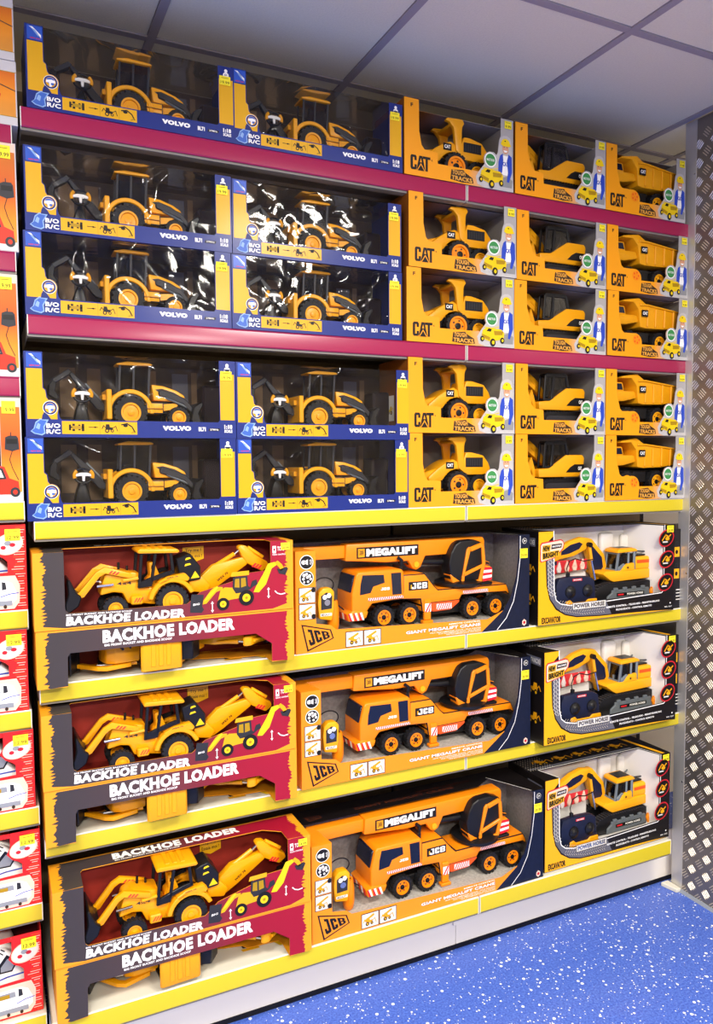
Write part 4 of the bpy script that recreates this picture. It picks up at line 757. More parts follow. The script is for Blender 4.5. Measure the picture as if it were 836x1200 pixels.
    a.rect(10, 92, 500, 100, 'card_print_grey', 1, pl); a.poly([(560, 4), (576, 4), (540, 196), (524, 196)], 'e_yellow', 2, pl); a.line([(61, 2), (39, 82), (523, 82), (549, 2)], 3, 'print_white', 3, pl)
    for q in range(70): x = 8+(q % 10)*11; z = 84+(q//10)*14; a.line([(x, z), (x+5, z+8)], 2, 'alu_pad', 2, pl)
    a.build('top_artwork', T, smooth=0)
    a = MB(); pl = ('L', 0)
    for z in (60, 160): small_loader_print(a, 20, z, 1.6, 2, pl, 'toy_yellow')
    a.rect(15, 262, 90, 290, 'card_print_grey', 2, pl); a.text('EXCAVATOR', (20, 268, 85, 284), 'offwhite', 3, pl); a.build('side_artwork', T, smooth=0)
    sticker(T, 560, 284, 592, 309, '29.99')
    return T
def ex_toy(label, loc, group, **k):
    T = thing('toy_excavator', label, 'toy digger', loc, group, **k); Y0, Y1 = 50, 144; C = 'toy_amber'
    for y in (Y0-6, Y1-24):
        b = MB(); b.prism([(274, 60), (280, 82), (296, 98), (340, 108), (534, 106), (566, 96), (580, 70), (568, 48), (540, 42), (330, 41), (290, 44)], y+3, y+27, 'black', 3, 2)
        path = [(280, 82), (296, 98), (340, 108), (534, 106), (566, 96), (580, 70), (568, 48)]
        for (x0, z0), (x1, z1) in zip(path, path[1:]):
            n = max(1, int(math.hypot(x1-x0, z1-z0)/11)); dx, dz = (x1-x0)/n, (z1-z0)/n; L = math.hypot(dx, dz); nx, nz = -dz/L*3, dx/L*3
            for j in range(n):
                a_, c_ = x0+dx*j, z0+dz*j; b.prism([(a_, c_), (a_+dx*.55, c_+dz*.55), (a_+dx*.55+nx, c_+dz*.55+nz), (a_+nx, c_+nz)], y, y+30, 'dark_grey')
        o = b.build('track', T)
        if y < 100:
            b = MB(); b.prism([(330, 44), (332, 62), (352, 74), (352, 84), (524, 84), (528, 50)], y-3, y+6, 'mid_grey', 2); b.rect(372, 60, 500, 73, 'print_black', 1, ('F', y-3)); b.text('POWER HORSE', (420, 63, 494, 70), 'print_white', 2, ('F', y-3), .03); b.rect(378, 64, 404, 69, 'print_red', 2, ('F', y-3))
            for j in range(4): b.box(360+j*42, 378+j*42, y-5, y+4, 80, 92, 'mid_grey', 2)
            f = b.build('track_frame', T)
            b = MB(); b.lathe([(20, 0), (23, 4), (23, 10), (12, 12)], (552, y-8, 66), 'hub_orange', 16)
            for j in range(8): b.box(552+20*math.cos(j*PI/4)-4, 552+20*math.cos(j*PI/4)+4, y-6, y+2, 66+20*math.sin(j*PI/4)-4, 66+20*math.sin(j*PI/4)+4, 'hub_orange', 1)
            b.build('drive_sprocket', T)
    b = MB(); b.lathe([(40, 96), (40, 116)], (400, 96, 0), 'black', 24, 'z'); b.build('turntable', T)
    b = MB(); b.prism([(318, 142), (350, 120), (366, 112), (556, 116), (584, 124), (590, 140), (586, 150), (330, 152)], Y0, Y1, C, 4, 2); b.build('platform', T)
    b = MB(); b.prism([(460, 150), (460, 194), (546, 196), (572, 188), (588, 166), (588, 148)], Y0+2, Y1-2, C, 7, 3); b.prism([(394, 148), (404, 156), (414, 168), (430, 174), (460, 176), (462, 148)], Y0-2, Y0+12, C, 4, 2); b.build('engine_cover', T)
    b = MB(); b.rect(474, 172, 552, 184, 'red_orange', 1, ('F', Y0+2)); b.disc(428, 160, 7, 7, 'toy_yellow', 2, ('F', Y0-2), 12); b.disc(428, 160, 4, 4, 'blob_brown', 3, ('F', Y0-2), 10); b.build('side_decal', T, smooth=0)
    b = MB(); b.box(476, 560, Y0+16, Y1-16, 196, 202, 'black', 2); b.tube([(480, 70, 200), (490, 70, 214), (540, 70, 210), (556, 70, 198)], 2.5, 'dark_grey'); b.tube([(470, 110, 206), (520, 124, 222)], 3, 'mid_grey'); b.build('engine_grille', T)
    b = MB(); A0, A1 = Y0+2, Y1-30
    for q in ([(378, 150), (388, 150), (396, 214), (388, 216)], [(432, 154), (440, 154), (442, 216), (434, 216)], [(458, 154), (470, 154), (470, 218), (460, 218)], [(378, 146), (470, 150), (470, 162), (440, 160), (414, 176), (384, 158)]): b.prism(q, A0, A0+9, 'cab_grey', 2); b.prism(q, A1-9, A1, 'cab_grey', 2)
    for y in (A0, A1-8): b.prism([(340, 140), (352, 140), (390, 216), (380, 216)] if 0 else [(378, 146), (386, 146), (394, 216), (388, 216)], y, y+8, 'cab_grey', 2)
    b.box(376, 384, A0, A1, 146, 156, 'cab_grey', 2); b.box(388, 394, A0, A1, 206, 214, 'cab_grey', 2); b.box(402, 440, A0+20, A1-14, 150, 190, 'black', 4); b.box(379, 385, (A0+A1)/2-3, (A0+A1)/2+3, 150, 170, 'cab_grey'); b.build('cab', T)
    b = MB(); b.prism([(386, 156), (394, 208), (460, 210), (460, 158)], A0+4, A0+5, 'smoke_glass'); b.prism([(381, 152), (383, 152), (391, 210), (389, 210)], A0+8, A1-8, 'smoke_glass'); b.build('cab_window', T, smooth=0)
    b = MB(); b.prism([(382, 214), (384, 224), (394, 228), (464, 228), (474, 222), (474, 216)], A0-3, A1+3, C, 3, 2); b.box(396, 460, A0+6, A1-6, 228, 230, 'black', 1); b.build('cab_roof', T)
    b = MB(); b.prism([(362, 120), (330, 112), (296, 210), (286, 232), (286, 256), (300, 268), (316, 264), (372, 206), (384, 160)], 104, 126, C, 4, 2); b.prism([(318, 160), (300, 226), (306, 246), (316, 240), (360, 196), (366, 160), (344, 134)], 102.5, 104, 'navy', 1); b.build('boom', T)
    b = MB(); b.prism([(300, 268), (260, 274), (210, 262), (160, 238), (120, 206), (112, 190), (122, 184), (170, 200), (230, 208), (280, 228), (296, 246)], 96, 118, C, 4, 2); b.prism([(170, 228), (210, 250), (250, 258), (266, 250), (250, 232), (206, 218), (170, 214)], 94.5, 96, 'navy', 1); b.build('dipper_arm', T)
    b = MB(); b.tube([(290, 90, 244), (300, 90, 190)], 6, C, 10); b.tube([(300, 90, 192), (318, 90, 120)], 4, 'chrome'); b.disc(290, 246, 9, 9, 'black', 1, ('F', 82)); b.lathe([(9, 0), (9, 14)], (290, 83, 246), 'black', 14); b.build('hydraulic_ram', T)
    return T
def ex_remote(label, loc, group, **k):
    T = thing('remote_control', label, 'toy controller', loc, group, **k)
    b = MB(); b.prism([(96, 44), (92, 120), (104, 146), (150, 150), (232, 146), (256, 134), (264, 60), (250, 44)], 22, 46, 'remote_navy', 6, 2); b.build('case', T)
    b = MB(); b.prism([(132, 44), (132, 66), (150, 70), (160, 60), (216, 60), (226, 68), (264, 68), (266, 48), (258, 44)], 18, 24, 'toy_yellow', 2); b.build('lower_trim', T)
    for cx in (150, 224):
        b = MB(); b.lathe([(21, 0), (21, -4), (14, -6), (10, -10), (5, -12)], (cx, 22, 98), 'black', 20); b.build('joystick_dial', T)
    b = MB(); b.rect(160, 134, 200, 142, 'print_red', 2, ('F', 22)); b.text('MACHINES', (164, 135.5, 196, 140.5), 'print_white', 3, ('F', 22)); b.build('name_strip', T, smooth=0)
    b = MB(); b.tube([(150, 34, 150), (150, 40, 176), (166, 46, 200), (196, 52, 206), (240, 60, 194), (290, 70, 196)], 2, 'black', 6); b.box(144, 156, 28, 40, 146, 162, 'black', 2); b.build('cord', T)
    return T
def tool_pack(label, loc, group, **k):
    T = thing('red_tool_card', label, 'toy accessory', loc, group, **k)
    b = MB(); b.prism([(70, 146), (282, 160), (284, 196), (150, 196), (70, 184)], 92, 96, 'tool_red', 1); b.build('backing_card', T)
    for j in range(6):
        x = 82+j*34; z = 150+j*2; b = MB(); b.prism([(x, z), (x+14, z), (x+18, z+14), (x+12, z+34), (x+9, z+40), (x+6, z+34), (x-3, z+14)], 86, 93, 'tool_white' if j < 3 else 'r_pale', 2); b.build('tool_piece', T)
    b = MB(); b.prism([(100, 178), (150, 182), (150, 196), (100, 192)], 90, 92, 'navy', 1); b.build('blue_cap', T)
    return T

# =================================================================== LEFT BAY CARTONS
def orange_box(label, loc, group, W, H, flat=False):
    T = thing('toy_carton', label, 'boxed toy', loc, group); D = 180
    c = MB(); c.box(0, W, 0, D, 0, H, 'o_white', .6); c.build('carton', T)
    a = MB()
    if flat:
        a.rect(3, H*.14, W-3, H*.82, 'o_orange', 1); a.rect(W-46, H*.14, W-45, H*.82, 'truck_shade', 2); a.line([(W-90, H*.72), (W-30, H*.6), (W-3, H*.54)], 2, 'dark_grey', 3)
        a.poly([(W-120, H*.3), (W-40, H*.34), (W-34, H*.46), (W-46, H*.52), (W-60, H*.78), (W-120, H*.8)], 'fork_red', 3); a.disc(W-52, H*.38, 9, 9, 'dark_grey', 4, n=14); a.poly([(W-110, H*.52), (W-64, H*.56), (W-70, H*.74), (W-110, H*.76)], 'pale_blue', 4)
        a.rect(0, H*.82, W, H*.83, 'truck_shade', 2); a.rect(0, H*.13, W, H*.14, 'truck_shade', 2)
    else:
        a.rect(W-46, 20, W-3, H-2, 'o_orange', 1); a.rect(W-46, H-22, W-3, H-2, 'r_pale', 1.5); a.rect(3, 30, W-47, H-12, 'r_dark', 1); a.rect(W-46, 2, W-3, 22, 'offwhite', 2)
        pts = [(W-38, H-125), (W-36, H-96), (W-28, H-92), (W-12, H-92), (W-8, H-98), (W-6, H-125), (W-22, H-130)]
        a.poly(pts, 'dark_grey', 3); a.rect(W-34, H-112, W-10, H-100, 'print_black', 4); a.line([(W-24, H-92), (W-24, H-84)], 2, 'dark_grey', 3)
        a.line([(W-22, H-130), (W-28, H-150), (W-22, H-172), (W-10, H-200)], 1.6, 'blob_brown', 3)
        a.poly([(W-120, 18), (W-14, 16), (W-8, 22), (W-10, 48), (W-30, 56), (W-40, 84), (W-70, 92), (W-120, 90)], 'fork_red', 3); a.poly([(W-80, 52), (W-36, 54), (W-44, 80), (W-68, 88), (W-80, 88)], 'dark_grey', 4); a.poly([(W-56, 58), (W-42, 58), (W-48, 76), (W-56, 80)], 'offwhite', 5)
        for x in (W-18, W-70): a.disc(x, 22, 11, 12, 'dark_grey', 5, n=16); a.disc(x, 22, 5, 6, 'fork_red', 6, n=12)
    a.build('printed_artwork', T, smooth=0)
    if not flat: sticker(T, W-42, H-38, W-12, H-8, '19.99')
    return T
def camper_box(label, loc, group, W=330, H=206):
    T = thing('toy_carton', label, 'boxed toy', loc, group); D = 190
    c = MB(); c.prism([(0, 0), (W, 0), (W, H), (W-68, H), (W-68, 168), (W-76, 150), (W-64, 134), (W-50, 126), (W-42, 118), (W-42, 92), (W-90, 90), (0, 74)], 0, 1.6, 'r_red'); c.prism([(0, H-12), (W-69, H-12), (W-69, H), (0, H)], 0, 1.6, 'r_red'); c.build('front_panel', T, smooth=0)
    c = MB(); c.box(0, 1.5, 1.6, D, 0, H, 'r_red'); c.box(W-1.5, W, 1.6, D, 0, H, 'r_red'); c.box(1.5, W-1.5, D-1.5, D, 0, H, 'r_dark'); c.box(1.5, W-1.5, 1.6, D-1.5, 0, 1.5, 'r_red'); c.box(1.5, W-1.5, 60, D-1.5, H-1.5, H, 'r_red'); c.build('carton', T, smooth=0)
    a = MB(); r = random.Random(4)
    for j in range(34):
        z = 4+j*5.9; L = 10+14*abs(math.sin(j*.5)); x1 = W-2
        if z < 200: a.rect(x1-L-8*r.random(), z, x1-r.random()*6, z+1.6, 'r_pale' if j % 3 else 'red_orange', 1)
    a.poly([(0, 4), (W-30, 4), (W-18, 20), (W-16, 60), (W-26, 84), (W-90, 84), (0, 66)], 'r_pale', 2)
    a.poly([(0, 14), (W-40, 12), (W-24, 26), (W-24, 44), (W-34, 66), (W-50, 74), (W-160, 70), (0, 60)], 'print_white', 3); a.poly([(W-150, 50), (W-62, 52), (W-64, 66), (W-150, 64)], 'camper_grey', 4); a.poly([(W-100, 52), (W-76, 52), (W-76, 62), (W-100, 62)], 'truck_shade', 5)
    a.poly([(W-56, 50), (W-46, 52), (W-48, 68), (W-56, 70)], 'dark_grey', 4); a.line([(W-60, 34), (W-40, 40), (W-20, 42)], 2, 'shirt_blue', 5); a.rect(W-150, 12, W-34, 24, 'camper_grey', 4)
    for x in (W-50, W-80, W-110): a.disc(x, 10, 4, 5, 'blob_brown', 5, n=10)
    a.disc(W-38, 160, 33, 25, 'r_pale', 3, n=24, rot=.35); a.disc(W-38, 160, 30, 22, 'offwhite', 4, n=24, rot=.35); a.disc(W-50, 152, 6, 5, 'ring_red', 5, n=8); a.disc(W-30, 158, 7, 5, 'ring_red', 5, n=8); a.disc(W-40, 162, 8, 6, 'camper_grey', 5, n=8)
    a.build('printed_artwork', T, smooth=0)
    sticker(T, W-46, 168, W-12, 196, '12.99')
    return T
def camper_toy(label, loc, group, W=330):
    T = thing('toy_camper_van', label, 'toy vehicle', loc, group)
    b = MB(); b.prism([(20, 24), (20, 168), (200, 182), (236, 176), (262, 150), (272, 118), (284, 104), (294, 90), (294, 40), (280, 24)], 24, 150, 'white', 14, 3); b.build('body', T)
    b = MB(); pl = ('F', 24)
    b.poly([(228, 104), (262, 104), (276, 128), (250, 150), (228, 122)], 'black', 1, pl); b.poly([(236, 108), (260, 108), (270, 126), (252, 140), (236, 120)], 'camper_grey', 2, pl)
    b.poly([(180, 98), (220, 96), (222, 122), (206, 136), (180, 136)], 'black', 1, pl); b.line([(120, 84), (200, 82), (250, 92), (288, 94)], 4, 'shirt_blue', 1, pl); b.line([(238, 166), (246, 160)], 3, 'black', 1, pl); b.line([(236, 158), (242, 152)], 3, 'black', 1, pl); b.build('window_trim', T, smooth=0)
    for x in (80, 240): wheel(T, x, 26, 20, 20, 24, 14, hubm='chrome')
    return T
def tag_box(label, loc, group, W=240, H=292):
    T = thing('black_carton', label, 'boxed toy', loc, group)
    c = MB(); c.box(0, W, 0, 180, 0, H, 'e_black', .8); c.build('carton', T)
    a = MB()
    for z in (190, 110): a.rect(6, z, 34, z+36, 'e_yellow', 1); a.disc(20, z+18, 7, 8, 'print_black', 2, n=10); a.line([(12, z+38), (16, z+56), (24, z+56), (28, z+38)], 2, 'dark_grey', 2)
    for z in (30, 42, 54, 66): a.rect(20, z, 60, z+4, 'offwhite', 1)
    a.build('printed_artwork', T, smooth=0)
    return T

# =================================================================== ROOM
def slab(name, x0, x1, y0, y1, z0, z1, m, parent=None):
    return MB().box(x0*1000, x1*1000, y0*1000, y1*1000, z0*1000, z1*1000, m).build(name, parent, smooth=0)
XL, XR, YB, YF = -4.0, 3.4, .62, -7.0
struct(slab('floor', XL, XR, YF, YB, -.05, 0, 'floor'))
struct(slab('wall_back', XL, XR, YB, YB+.1, 0, ZC+.1, 'wall_paint')); struct(slab('wall_left', XL-.1, XL, YF, YB+.1, 0, ZC+.1, 'wall_paint'))
struct(slab('wall_right', XR, XR+.1, YF, YB+.1, 0, ZC+.1, 'wall_paint')); struct(slab('wall_front', XL, XR, YF-.1, YF, 0, ZC+.1, 'wall_paint'))
ceil = struct(slab('ceiling', XL, XR, YF, YB, ZC+.012, ZC+.1, 'ceiling_tile'))
P = .605; gx = [.4535+P*i for i in range(-7, 5)]; gy = [.264-P*j for j in range(0, 12)]
tile = MB().box(0, (P-.026)*1000, 0, (P-.026)*1000, 0, 10, 'ceiling_tile', 1.5).mesh('ceiling_tile', 0)
xs = [XL]+gx+[XR]; ys = [YB]+gy+[YF]
lampset = {(round((x-.4535)/P-.5), round((.264-y)/P-.5)) for x, y in LAMPS}
for i, x in enumerate(gx[:-1]):
    for j, y in enumerate(gy[:-1]):
        if (i-7, j) in lampset: continue
        o = bpy.data.objects.new('ceiling_tile', tile); COL.objects.link(o); o.parent = ceil; o.location = (x+.013, y-P+.013, ZC+.002)
for k in range(len(gy)-1):      # row between the last bar and the back wall
    pass
for i, x in enumerate(gx[:-1]):
    o = MB().box(13, P*1000-13, 13, (YB-.264)*1000-2, 0, 10, 'ceiling_tile', 1.5).build('ceiling_tile', ceil, smooth=0); o.location = (x, .264, ZC+.002)
for x in gx+[2.495]: slab('grid_bar', x-.012, x+.012, YF, YB, ZC-.002, ZC+.008, 'ceiling_bar', ceil)
for y in gy: slab('grid_bar', XL, XR, y-.012, y+.012, ZC-.0015, ZC+.0075, 'ceiling_bar', ceil)
for (x, y), nm_ in zip(LAMPS, ('nearest the shelves on the left', 'nearest the shelves on the right', 'far from the shelves on the left', 'far from the shelves on the right', 'beyond the left bay')):
    L = thing('ceiling_lamp', f'square ceiling lamp panel out of view, {nm_}', 'lamp', (x, y, ZC))
    b = MB()
    for q in ((-290, 290, -290, -272), (-290, 290, 272, 290), (-290, -272, -272, 272), (272, 290, -272, 272)): b.box(*q, -6, 4, 'diffuser_frame')
    b.build('lamp_frame', L, smooth=0); MB().box(-272, 272, -272, 272, -15, 3, 'lamp_diffuser', 3).build('diffuser', L, smooth=0)

# checkered aluminium end panel
EP = thing('tread_plate_panel', 'floor to ceiling aluminium tread plate panel closing the right end of the shelves', 'metal panel', (2.2875, 0, 0))
slab('plate', 0, .012, -1.1, .017, .004, ZC-.004, 'alu_plate', EP)
slab('edge_trim', -.0025, 0, -.030, .018, .004, ZC-.004, 'alu', EP)
b = MB()
for z in (.42, 1.20, 2.0, 2.62): b.lathe([(3.2, -.8), (3.0, -1.6), (1.2, -1.9)], (-2.4, -24, z*1000), 'chrome', 10, 'x')
b.build('trim_screw', EP)
def pad(s):
    b = MB(); c = d = 1/math.sqrt(2); mi = b.mi('alu_pad')
    for k in (-1.5, -.5, .5, 1.5):
        L = 16.5 - abs(k)*1.5; w_ = 1.9; off = k*8.0
        def P(u, v, h): return b.V((-h, (u*c - (v+off)*d)*s, u*d + (v+off)*c))
        A = [P(-L, 0, 0), P(-L*.7, w_, 0), P(L*.7, w_, 0), P(L, 0, 0), P(L*.7, -w_, 0), P(-L*.7, -w_, 0)]; R1, R2 = P(-L*.75, 0, 2.2), P(L*.75, 0, 2.2)
        F = [b.bm.faces.new(q) for q in ((A[0], A[1], R1), (A[1], A[2], R2, R1), (A[2], A[3], R2), (A[3], A[4], R2), (A[4], A[5], R1, R2), (A[5], A[0], R1))]
        for f in F:
            f.normal_update(); f.material_index = mi
            if f.normal.x > 0: f.normal_flip()
    return b.mesh('tread_mark', 0)
PA, PB_ = pad(1), pad(-1); rest = MB(); n_near = 0
for i in range(17):
    for j in range(87):
        if (i + j) % 2: continue
        y = -.040 - .0315*i; z = .0115 + .0322*j
        if z > ZC-.03: continue
        me = PA if i % 2 == 1 else PB_
        if i < 6 and n_near < 290:
            n_near += 1
            o = bpy.data.objects.new('tread_mark', me); COL.objects.link(o); o.parent = EP; o.location = (0, y, z)
        else:
            for p in me.polygons:
                rest.bm.faces.new([rest.bm.verts.new((me.vertices[k].co.x, me.vertices[k].co.y+y, me.vertices[k].co.z+z)) for k in p.vertices]).material_index = rest.mi('alu_pad')
o = rest.build('far_tread_marks', EP, smooth=0); o['kind'] = 'stuff'
o = MB().prism([(2276, 0), (2287, 0), (2287, 10), (2283, 10)], -1100, 0, 'bead').build('baseboard_right', smooth=0); struct(o)
tag(MB().prism([(2262, -28), (2284, -28), (2284, 34), (2248, 34)], 0, 15, 'shelf_white', 2, ax='z').build('steel_foot'), 'small cream steel foot at the base of the metal corner trim', 'shelf foot')

# =================================================================== SHELVING
XJ = 1.3432; XR2 = 2.59; X1 = .0935
ROWS = {'A': (2.45, 'lip_magenta', 'topmost magenta-edged'), 'B': (1.968, 'lip_magenta', 'second magenta-edged'), 'C': (1.472, 'lip_yellow', 'highest yellow-edged'), 'D': (1.066, 'lip_yellow', 'second yellow-edged'), 'E': (.673, 'lip_yellow', 'third yellow-edged'), 'F': (.247, 'lip_yellow', 'lowest yellow-edged base')}
def shelf(x0, x1, z, lipm, label, yf=0.0, lip=43, group='metal shelves of the display bays'):
    T = thing('shelf', label, 'shelf', (x0, 0, z), group); W = (x1-x0)*1000; y0 = yf*1000
    pan = 'shelf_white' if 'yellow' in lipm else 'shelf_metal'
    b = MB(); b.box(1, W-1, y0+6, 490, -6, -.5, pan); b.box(1, W-1, y0+6, y0+9, -lip-6, -6, 'shelf_grey'); b.box(1, W-1, y0+9, y0+34, -lip-6, -lip-4, 'shelf_metal')
    b.build('tray', T, smooth=0)
    for k in range(3): MB().prism([(y0+60+k*130, -6), (y0+95+k*130, -6), (y0+90+k*130, -14), (y0+65+k*130, -14)], 4, W-4, 'shelf_metal', ax='x').build('stiffening_rib', T, smooth=0)
    b = MB(); b.prism([(y0+5, 1), (y0+1, .5), (y0, -4), (y0, -lip+3), (y0+2, -lip), (y0+5, -lip)], 2, W-2, lipm, ax='x')
    b.build('price_strip', T, smooth=20)
    b = MB(); b.prism([(y0+5, 2.2), (y0+0, 2.2), (y0-.8, .4), (y0+.4, -1.5)], 2, W-2, 'lip_white' if 'yellow' in lipm else lipm, ax='x'); b.build('strip_edge', T, smooth=0)
    for x in (0, W-2):
        MB().prism([(y0+4, 0), (y0+4, -lip-4), (y0+60, -lip-5), (490, -lip-9), (490, 0)] if z > .3 else [(y0+4, 0), (y0+4, -lip-4), (490, -lip-4), (490, 0)], x, x+2, 'bracket', ax='x').build('end_bracket', T, smooth=0)
    for x in (.2, W-2.2): MB().box(x, x+1.8, y0-1.2, y0+4, -lip, 2, 'lip_white').build('strip_end_cap', T, smooth=0)
    return T
for r, (z, m_, nm) in ROWS.items():
    yf = -.078 if r == 'F' else 0
    lp = 52 if r == 'F' else 43
    shelf(X1, XJ-.002, z, m_, f'long {nm} shelf of the middle bay', yf, lp); shelf(XJ+.002, 2.172 if r == 'F' else XR2, z, m_, f'{nm} shelf of the right-hand bay beside the tread plate', yf, lp)
LZ = [(2.402, 'lip_magenta', 'uppermost magenta-edged'), (2.111, 'lip_magenta', 'lower magenta-edged'), (1.818, 'lip_magenta', 'pale shiny pink-edged'), (1.522, 'lip_yellow', 'topmost yellow-edged'), (1.258, 'lip_yellow', 'second yellow-edged'), (1.009, 'lip_yellow', 'third yellow-edged'), (.764, 'lip_yellow', 'fourth yellow-edged'), (.517, 'lip_yellow', 'fifth yellow-edged'), (.24, 'lip_yellow', 'base yellow-edged')]
XB0, XE0 = -1.17, .0745
for z, m_, nm in LZ: shelf(XB0, XE0+(.010 if z < .8 else 0), z, m_, f'{nm} shelf of the cut-off left bay', -.02 if z < .3 else 0)
for x0, x1, nm in ((XB0, XE0+.005, 'left'), (X1, XJ, 'middle'), (XJ, XR2, 'right-hand')):
    tag(slab('back_panel', x0+.006, x1-.006, .494, .502, .02, 2.70, 'back_panel'), f'beige steel back panel behind the {nm} bay of shelves', 'shelf back')
for x, nm in ((.084, 'between the left and middle bays'), (XJ, 'between the middle and right-hand bays'), (XR2+.015, 'behind the tread plate panel'), (XB0-.02, 'at the outer left end')):
    T = thing('upright', f'dark slotted steel shelf upright {nm}', 'shelf upright', (x, .515, 0)); b = MB(); b.box(-9, 9, -12, 20, 0, 2720, 'upright'); b.build('post', T, smooth=0)
    b = MB()
    for k in range(52): b.box(-5, -2, -12.6, -12, 40+k*52, 64+k*52, 'black'); b.box(2, 5, -12.6, -12, 40+k*52, 64+k*52, 'black')
    b.build('slot_row', T, smooth=0)
slab('gap_dark_mesh', .0845, .0925, .30, .49, .02, 2.70, 'upright').name = 'gap_dark_strip'  # black strip stands for the darkness of the open gap between bays
tag(bpy.data.objects['gap_dark_strip'], 'black vertical strip drawn for the darkness of the gap between left and middle bays', 'drawn gap darkness')
for x0, x1, nm in ((XB0, XE0+.01, 'left'), (X1, XJ-.001, 'middle'), (XJ+.001, XR2, 'right-hand')):
    T = thing('plinth', f'grey-white steel plinth panel under the {nm} bay', 'shelf plinth', (x0, 0, 0)); W = (x1-x0)*1000
    MB().box(0, W, 58, 64, 16, 193, 'plinth').build('panel', T, smooth=0); MB().box(0, W, 56, 70, 0, 16, 'kick_black').build('kick_strip_with_shadow', T, smooth=0)  # rubber kick strip made taller, its black also standing for the shadow gap
T = thing('upright_cover', 'small white slotted cover clip on the plinth below the shelf joint', 'shelf clip', (XJ, .05, .15))
MB().box(-14, 14, -4, 7, -62, 40, 'plinth', 1).build('cover', T); b = MB(); b.box(-6, -2, -4.8, -4, -8, 22, 'black'); b.box(2, 6, -4.8, -4, -8, 22, 'black'); b.build('slots', T, smooth=0)

# =================================================================== STOCK
GB, GBT, GBR = 'blue and yellow cartons of toy backhoes', 'yellow toy backhoes in blue cartons', 'steering wheel controllers in blue cartons'
shelfword = {'A': 'top magenta shelf', 'B': 'second magenta shelf', 'C': 'highest yellow shelf', 'D': 'second yellow shelf', 'E': 'third yellow shelf', 'F': 'lowest yellow shelf'}
pb = blue_box('x', (0, 0, 0), GB); pt = blue_toy('x', (0, 0, 0), GBT); pr = blue_remote('x', (0, 0, 0), GBR); first = True
BL = [('A', 0, .109, 0, .505/.525, .94), ('A', 1, .606, 0, .512/.525, .95),
      ('B', 0, .091, 0, .506/.525, .97), ('B', 1, .5985, 0, .516/.525, .965), ('B', 0, .097, 1, .504/.525, .97), ('B', 1, .603, 1, .510/.525, .955),
      ('C', 0, .080, 0, .522/.525, 1.0), ('C', 1, .604, 0, .531/.525, 1.0), ('C', 0, .083, 1, .521/.525, 1.01), ('C', 1, .606, 1, .535/.525, 1.01)]
JIT = random.Random(11)
def use(proto, label, loc, scale=(1, 1, 1), rot=(0, 0, 0)):
    if proto['label'] == 'x': proto['label'] = label; proto.location = loc; proto.scale = scale; proto.rotation_euler = rot; return proto
    return dup(proto, label, loc, scale, rot)
# all copies are taken while the prototypes still carry 'x' only once
for row, col, x, tier, sx, sz in BL:
    y = -.003 + JIT.uniform(-.002, .002); z = ROWS[row][0] + .0025
    if tier: z += {'B': .1975, 'C': .2035}[row]
    side = ('left-hand', 'right-hand')[col]; tw = '' if row == 'A' else (' lower one' if not tier else ' upper one')
    sc = (sx, 1, sz)
    use(pb, f'{side}{tw} of the blue and yellow window cartons on the {shelfword[row]}', (x, y, z), sc)
    use(pt, f'yellow toy backhoe inside the {side}{tw[:6]} blue carton on the {shelfword[row]}', (x, y, z), sc)
    use(pr, f'steering wheel controller inside the {side}{tw[:6]} blue carton on the {shelfword[row]}', (x, y, z), sc)
GC = 'orange and grey cartons of chunky toy trucks'
kinds = [(cat_loader, 'wheel loader', 'yellow toy wheel loader', 1.0), (cat_excavator, 'excavator', 'yellow toy excavator', .958), (cat_truck, 'dump truck', 'yellow toy dump truck', .962)]
CX = {('A', 0): (1.123, 1.520, 1.894), ('B', 0): (1.130, 1.524, 1.909), ('B', 1): (1.137, 1.532, 1.905), ('C', 0): (1.136, 1.5305, 1.908), ('C', 1): (1.136, 1.5295, 1.9065)}
CW = {('A', 0): (.388, .370, .368), ('B', 0): (.389, .381, .378), ('B', 1): (.388, .370, .378), ('C', 0): (.388, .3745, .376), ('C', 1): (.388, .375, .377)}
for k, (fn, kn, tn, _) in enumerate(kinds):
    cb = cat_box('x', (0, 0, 0), GC, k); ct = fn('x', (0, 0, 0), GC.replace('cartons of chunky toy trucks', 'carton contents') + ' ' + kn + 's')
    for (row, tier), xs_ in CX.items():
        sz = {'A': .955, 'B': .952, 'C': .983}[row]; z = ROWS[row][0] + .0025 + (tier*(.219 if row == 'B' else .2255)); tw = '' if row == 'A' else (' lower one' if not tier else ' upper one')
        loc = (xs_[k], -.003+JIT.uniform(-.003, .003), z); sc = (CW[(row, tier)][k]/.390, 1, sz)
        use(cb, f'{tw[1:6]} orange and grey carton of a toy {kn} on the {shelfword[row]}'.strip(), loc, sc)
        use(ct, f'{tn} in the{tw[:6]} orange carton on the {shelfword[row]}', loc, sc)
GH = 'dark and red backhoe loader cartons'
hb = red_box('x', (0, 0, 0), GH); ht = red_toy('x', (0, 0, 0), 'yellow toy backhoes in dark red cartons')
for row, x, y, w_ in (('D', .087, -.044, .660), ('E', .0945, -.046, .655), ('F', .105, -.090, .666)):
    s_ = w_/.672; z = ROWS[row][0]+.0025; loc = (x, y+.192*s_, z); sc = (s_, s_, s_)
    use(hb, f'dark red backhoe carton lying on its back on the {shelfword[row]}', loc, sc, (PI/2, 0, 0)); use(ht, f'yellow toy backhoe seen from its roof in the lying carton on the {shelfword[row]}', loc, sc, (PI/2, 0, 0))
    dx = -.002 if row != 'F' else -.003
    loc = (x+dx, y-.004, z+.145*s_+.001); sc = (s_, s_, s_)
    use(hb, f'dark red backhoe carton standing on the lying one, {shelfword[row]}', loc, sc); use(ht, f'yellow toy backhoe in the standing dark red carton on the {shelfword[row]}', loc, sc)
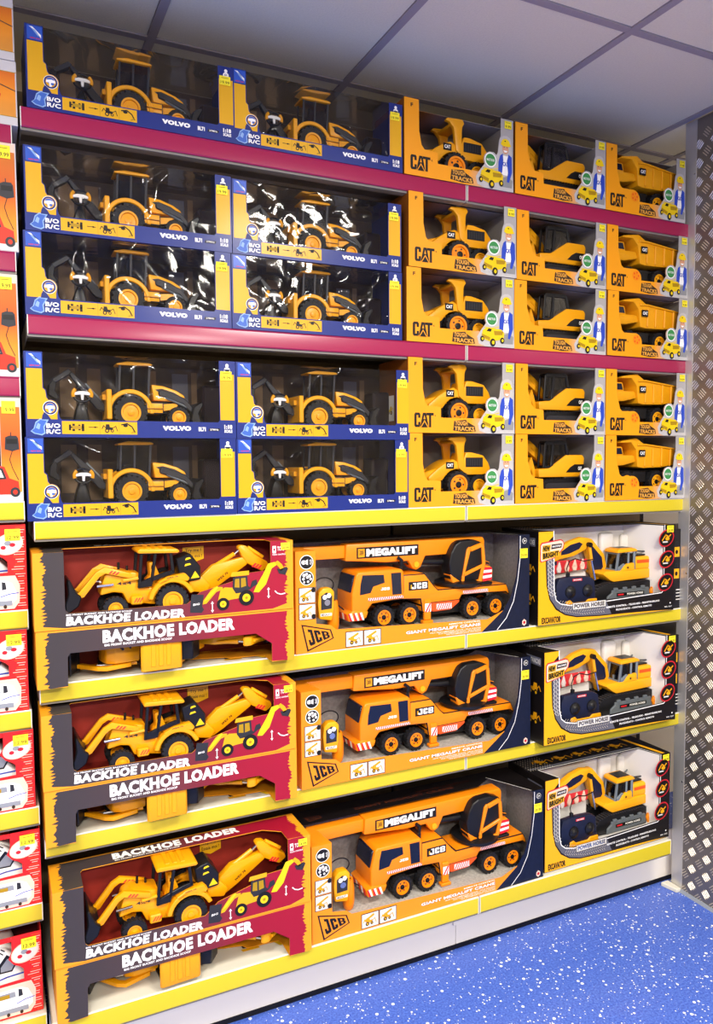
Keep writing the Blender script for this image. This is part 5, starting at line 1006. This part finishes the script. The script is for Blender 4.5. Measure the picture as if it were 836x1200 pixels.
jb = crane_box('x', (0, 0, 0), 'orange crane truck cartons'); jt = crane_toy('x', (0, 0, 0), 'orange toy crane trucks'); jr = crane_remote('x', (0, 0, 0), 'orange handset controllers')
for row, x, y, w_ in (('D', .769, -.002, .820), ('E', .7775, -.012, .812), ('F', .7805, -.072, .818)):
    sc = (w_/.82, 1, 1.03 if row == 'D' else 1.0); loc = (x, y, ROWS[row][0]+.0025); lt_ = (x-(.012 if row == 'D' else 0), y, ROWS[row][0]+.0025)
    use(jb, f'orange crane truck carton with navy right edge on the {shelfword[row]}', loc, sc); use(jt, f'orange toy crane truck with long boom in the carton on the {shelfword[row]}', lt_, sc); use(jr, f'orange handset controller left of the toy crane on the {shelfword[row]}', loc, sc)
eb = ex_box('x', (0, 0, 0), 'yellow and black excavator cartons'); et = ex_toy('x', (0, 0, 0), 'amber tracked toy excavators'); er = ex_remote('x', (0, 0, 0), 'black two-dial controllers'); tp = tool_pack('x', (0, 0, 0), 'red tool cards in the excavator cartons')
for row, x, y, w_ in (('D', 1.617, -.012, .618), ('E', 1.616, -.048, .598), ('F', 1.616, -.058, .566)):
    sc = (w_/.6, 1, 1.0); loc = (x, y, ROWS[row][0]+.0025)
    use(eb, f'yellow and black excavator carton at the right end of the {shelfword[row]}', loc, sc); use(et, f'amber tracked toy excavator with grey cab in the carton on the {shelfword[row]}', loc, sc)
    use(er, f'black two-dial controller below the toy excavator arm on the {shelfword[row]}', loc, sc); use(tp, f'red card of small white tools behind the controller on the {shelfword[row]}', loc, sc)
for row in 'DE':
    tag_box(f'black carton with yellow tag prints at the far right of the {shelfword[row]}', (2.246, .006, ROWS[row][0]+.0025), 'black cartons behind the corner trim')
# left bay
GO = 'orange forklift cartons in the left bay'
orange_box('shallow orange and white carton, topmost of the left bay', (-.262, 0, 2.552), GO, 348, 142, True)
orange_box('shallow orange and white carton under the topmost one in the left bay', (-.260, 0, 2.4045), GO, 348, 146, True)
o_ = orange_box('x', (0, 0, 0), GO, 300, 252)
for z, h, x1, w_ in ((2.1135, 250, .081, 'between the two magenta strips'), (1.8205, 240, .075, 'above the pale pink strip'), (1.5245, 246, .073, 'on the topmost yellow strip')):
    use(o_, f'tall orange forklift carton with price sticker {w_} of the left bay', (x1-.300, 0, z), (1, 1, h/252))
cb_ = camper_box('x', (0, 0, 0), 'red camper van cartons in the left bay'); ct_ = camper_toy('x', (0, 0, 0), 'white toy camper vans in red cartons')
for k, (z, h, x1) in enumerate(((1.2605, 207, .074), (1.0115, 200, .069), (.7665, 196, .076), (.5195, 190, .083), (.2425, 206, .078))):
    w_ = ('highest', 'second highest', 'middle', 'second lowest', 'lowest')[k]; sc = (1, 1, h/206); loc = (x1-.330, 0.0, z)
    use(cb_, f'red window carton with camper picture, {w_} of five in the left bay', loc, sc); use(ct_, f'white toy camper van in the {w_} red carton of the left bay', loc, sc)
for o in COL.objects:
    if o.get('label') == 'x': print('UNUSED', o.name)
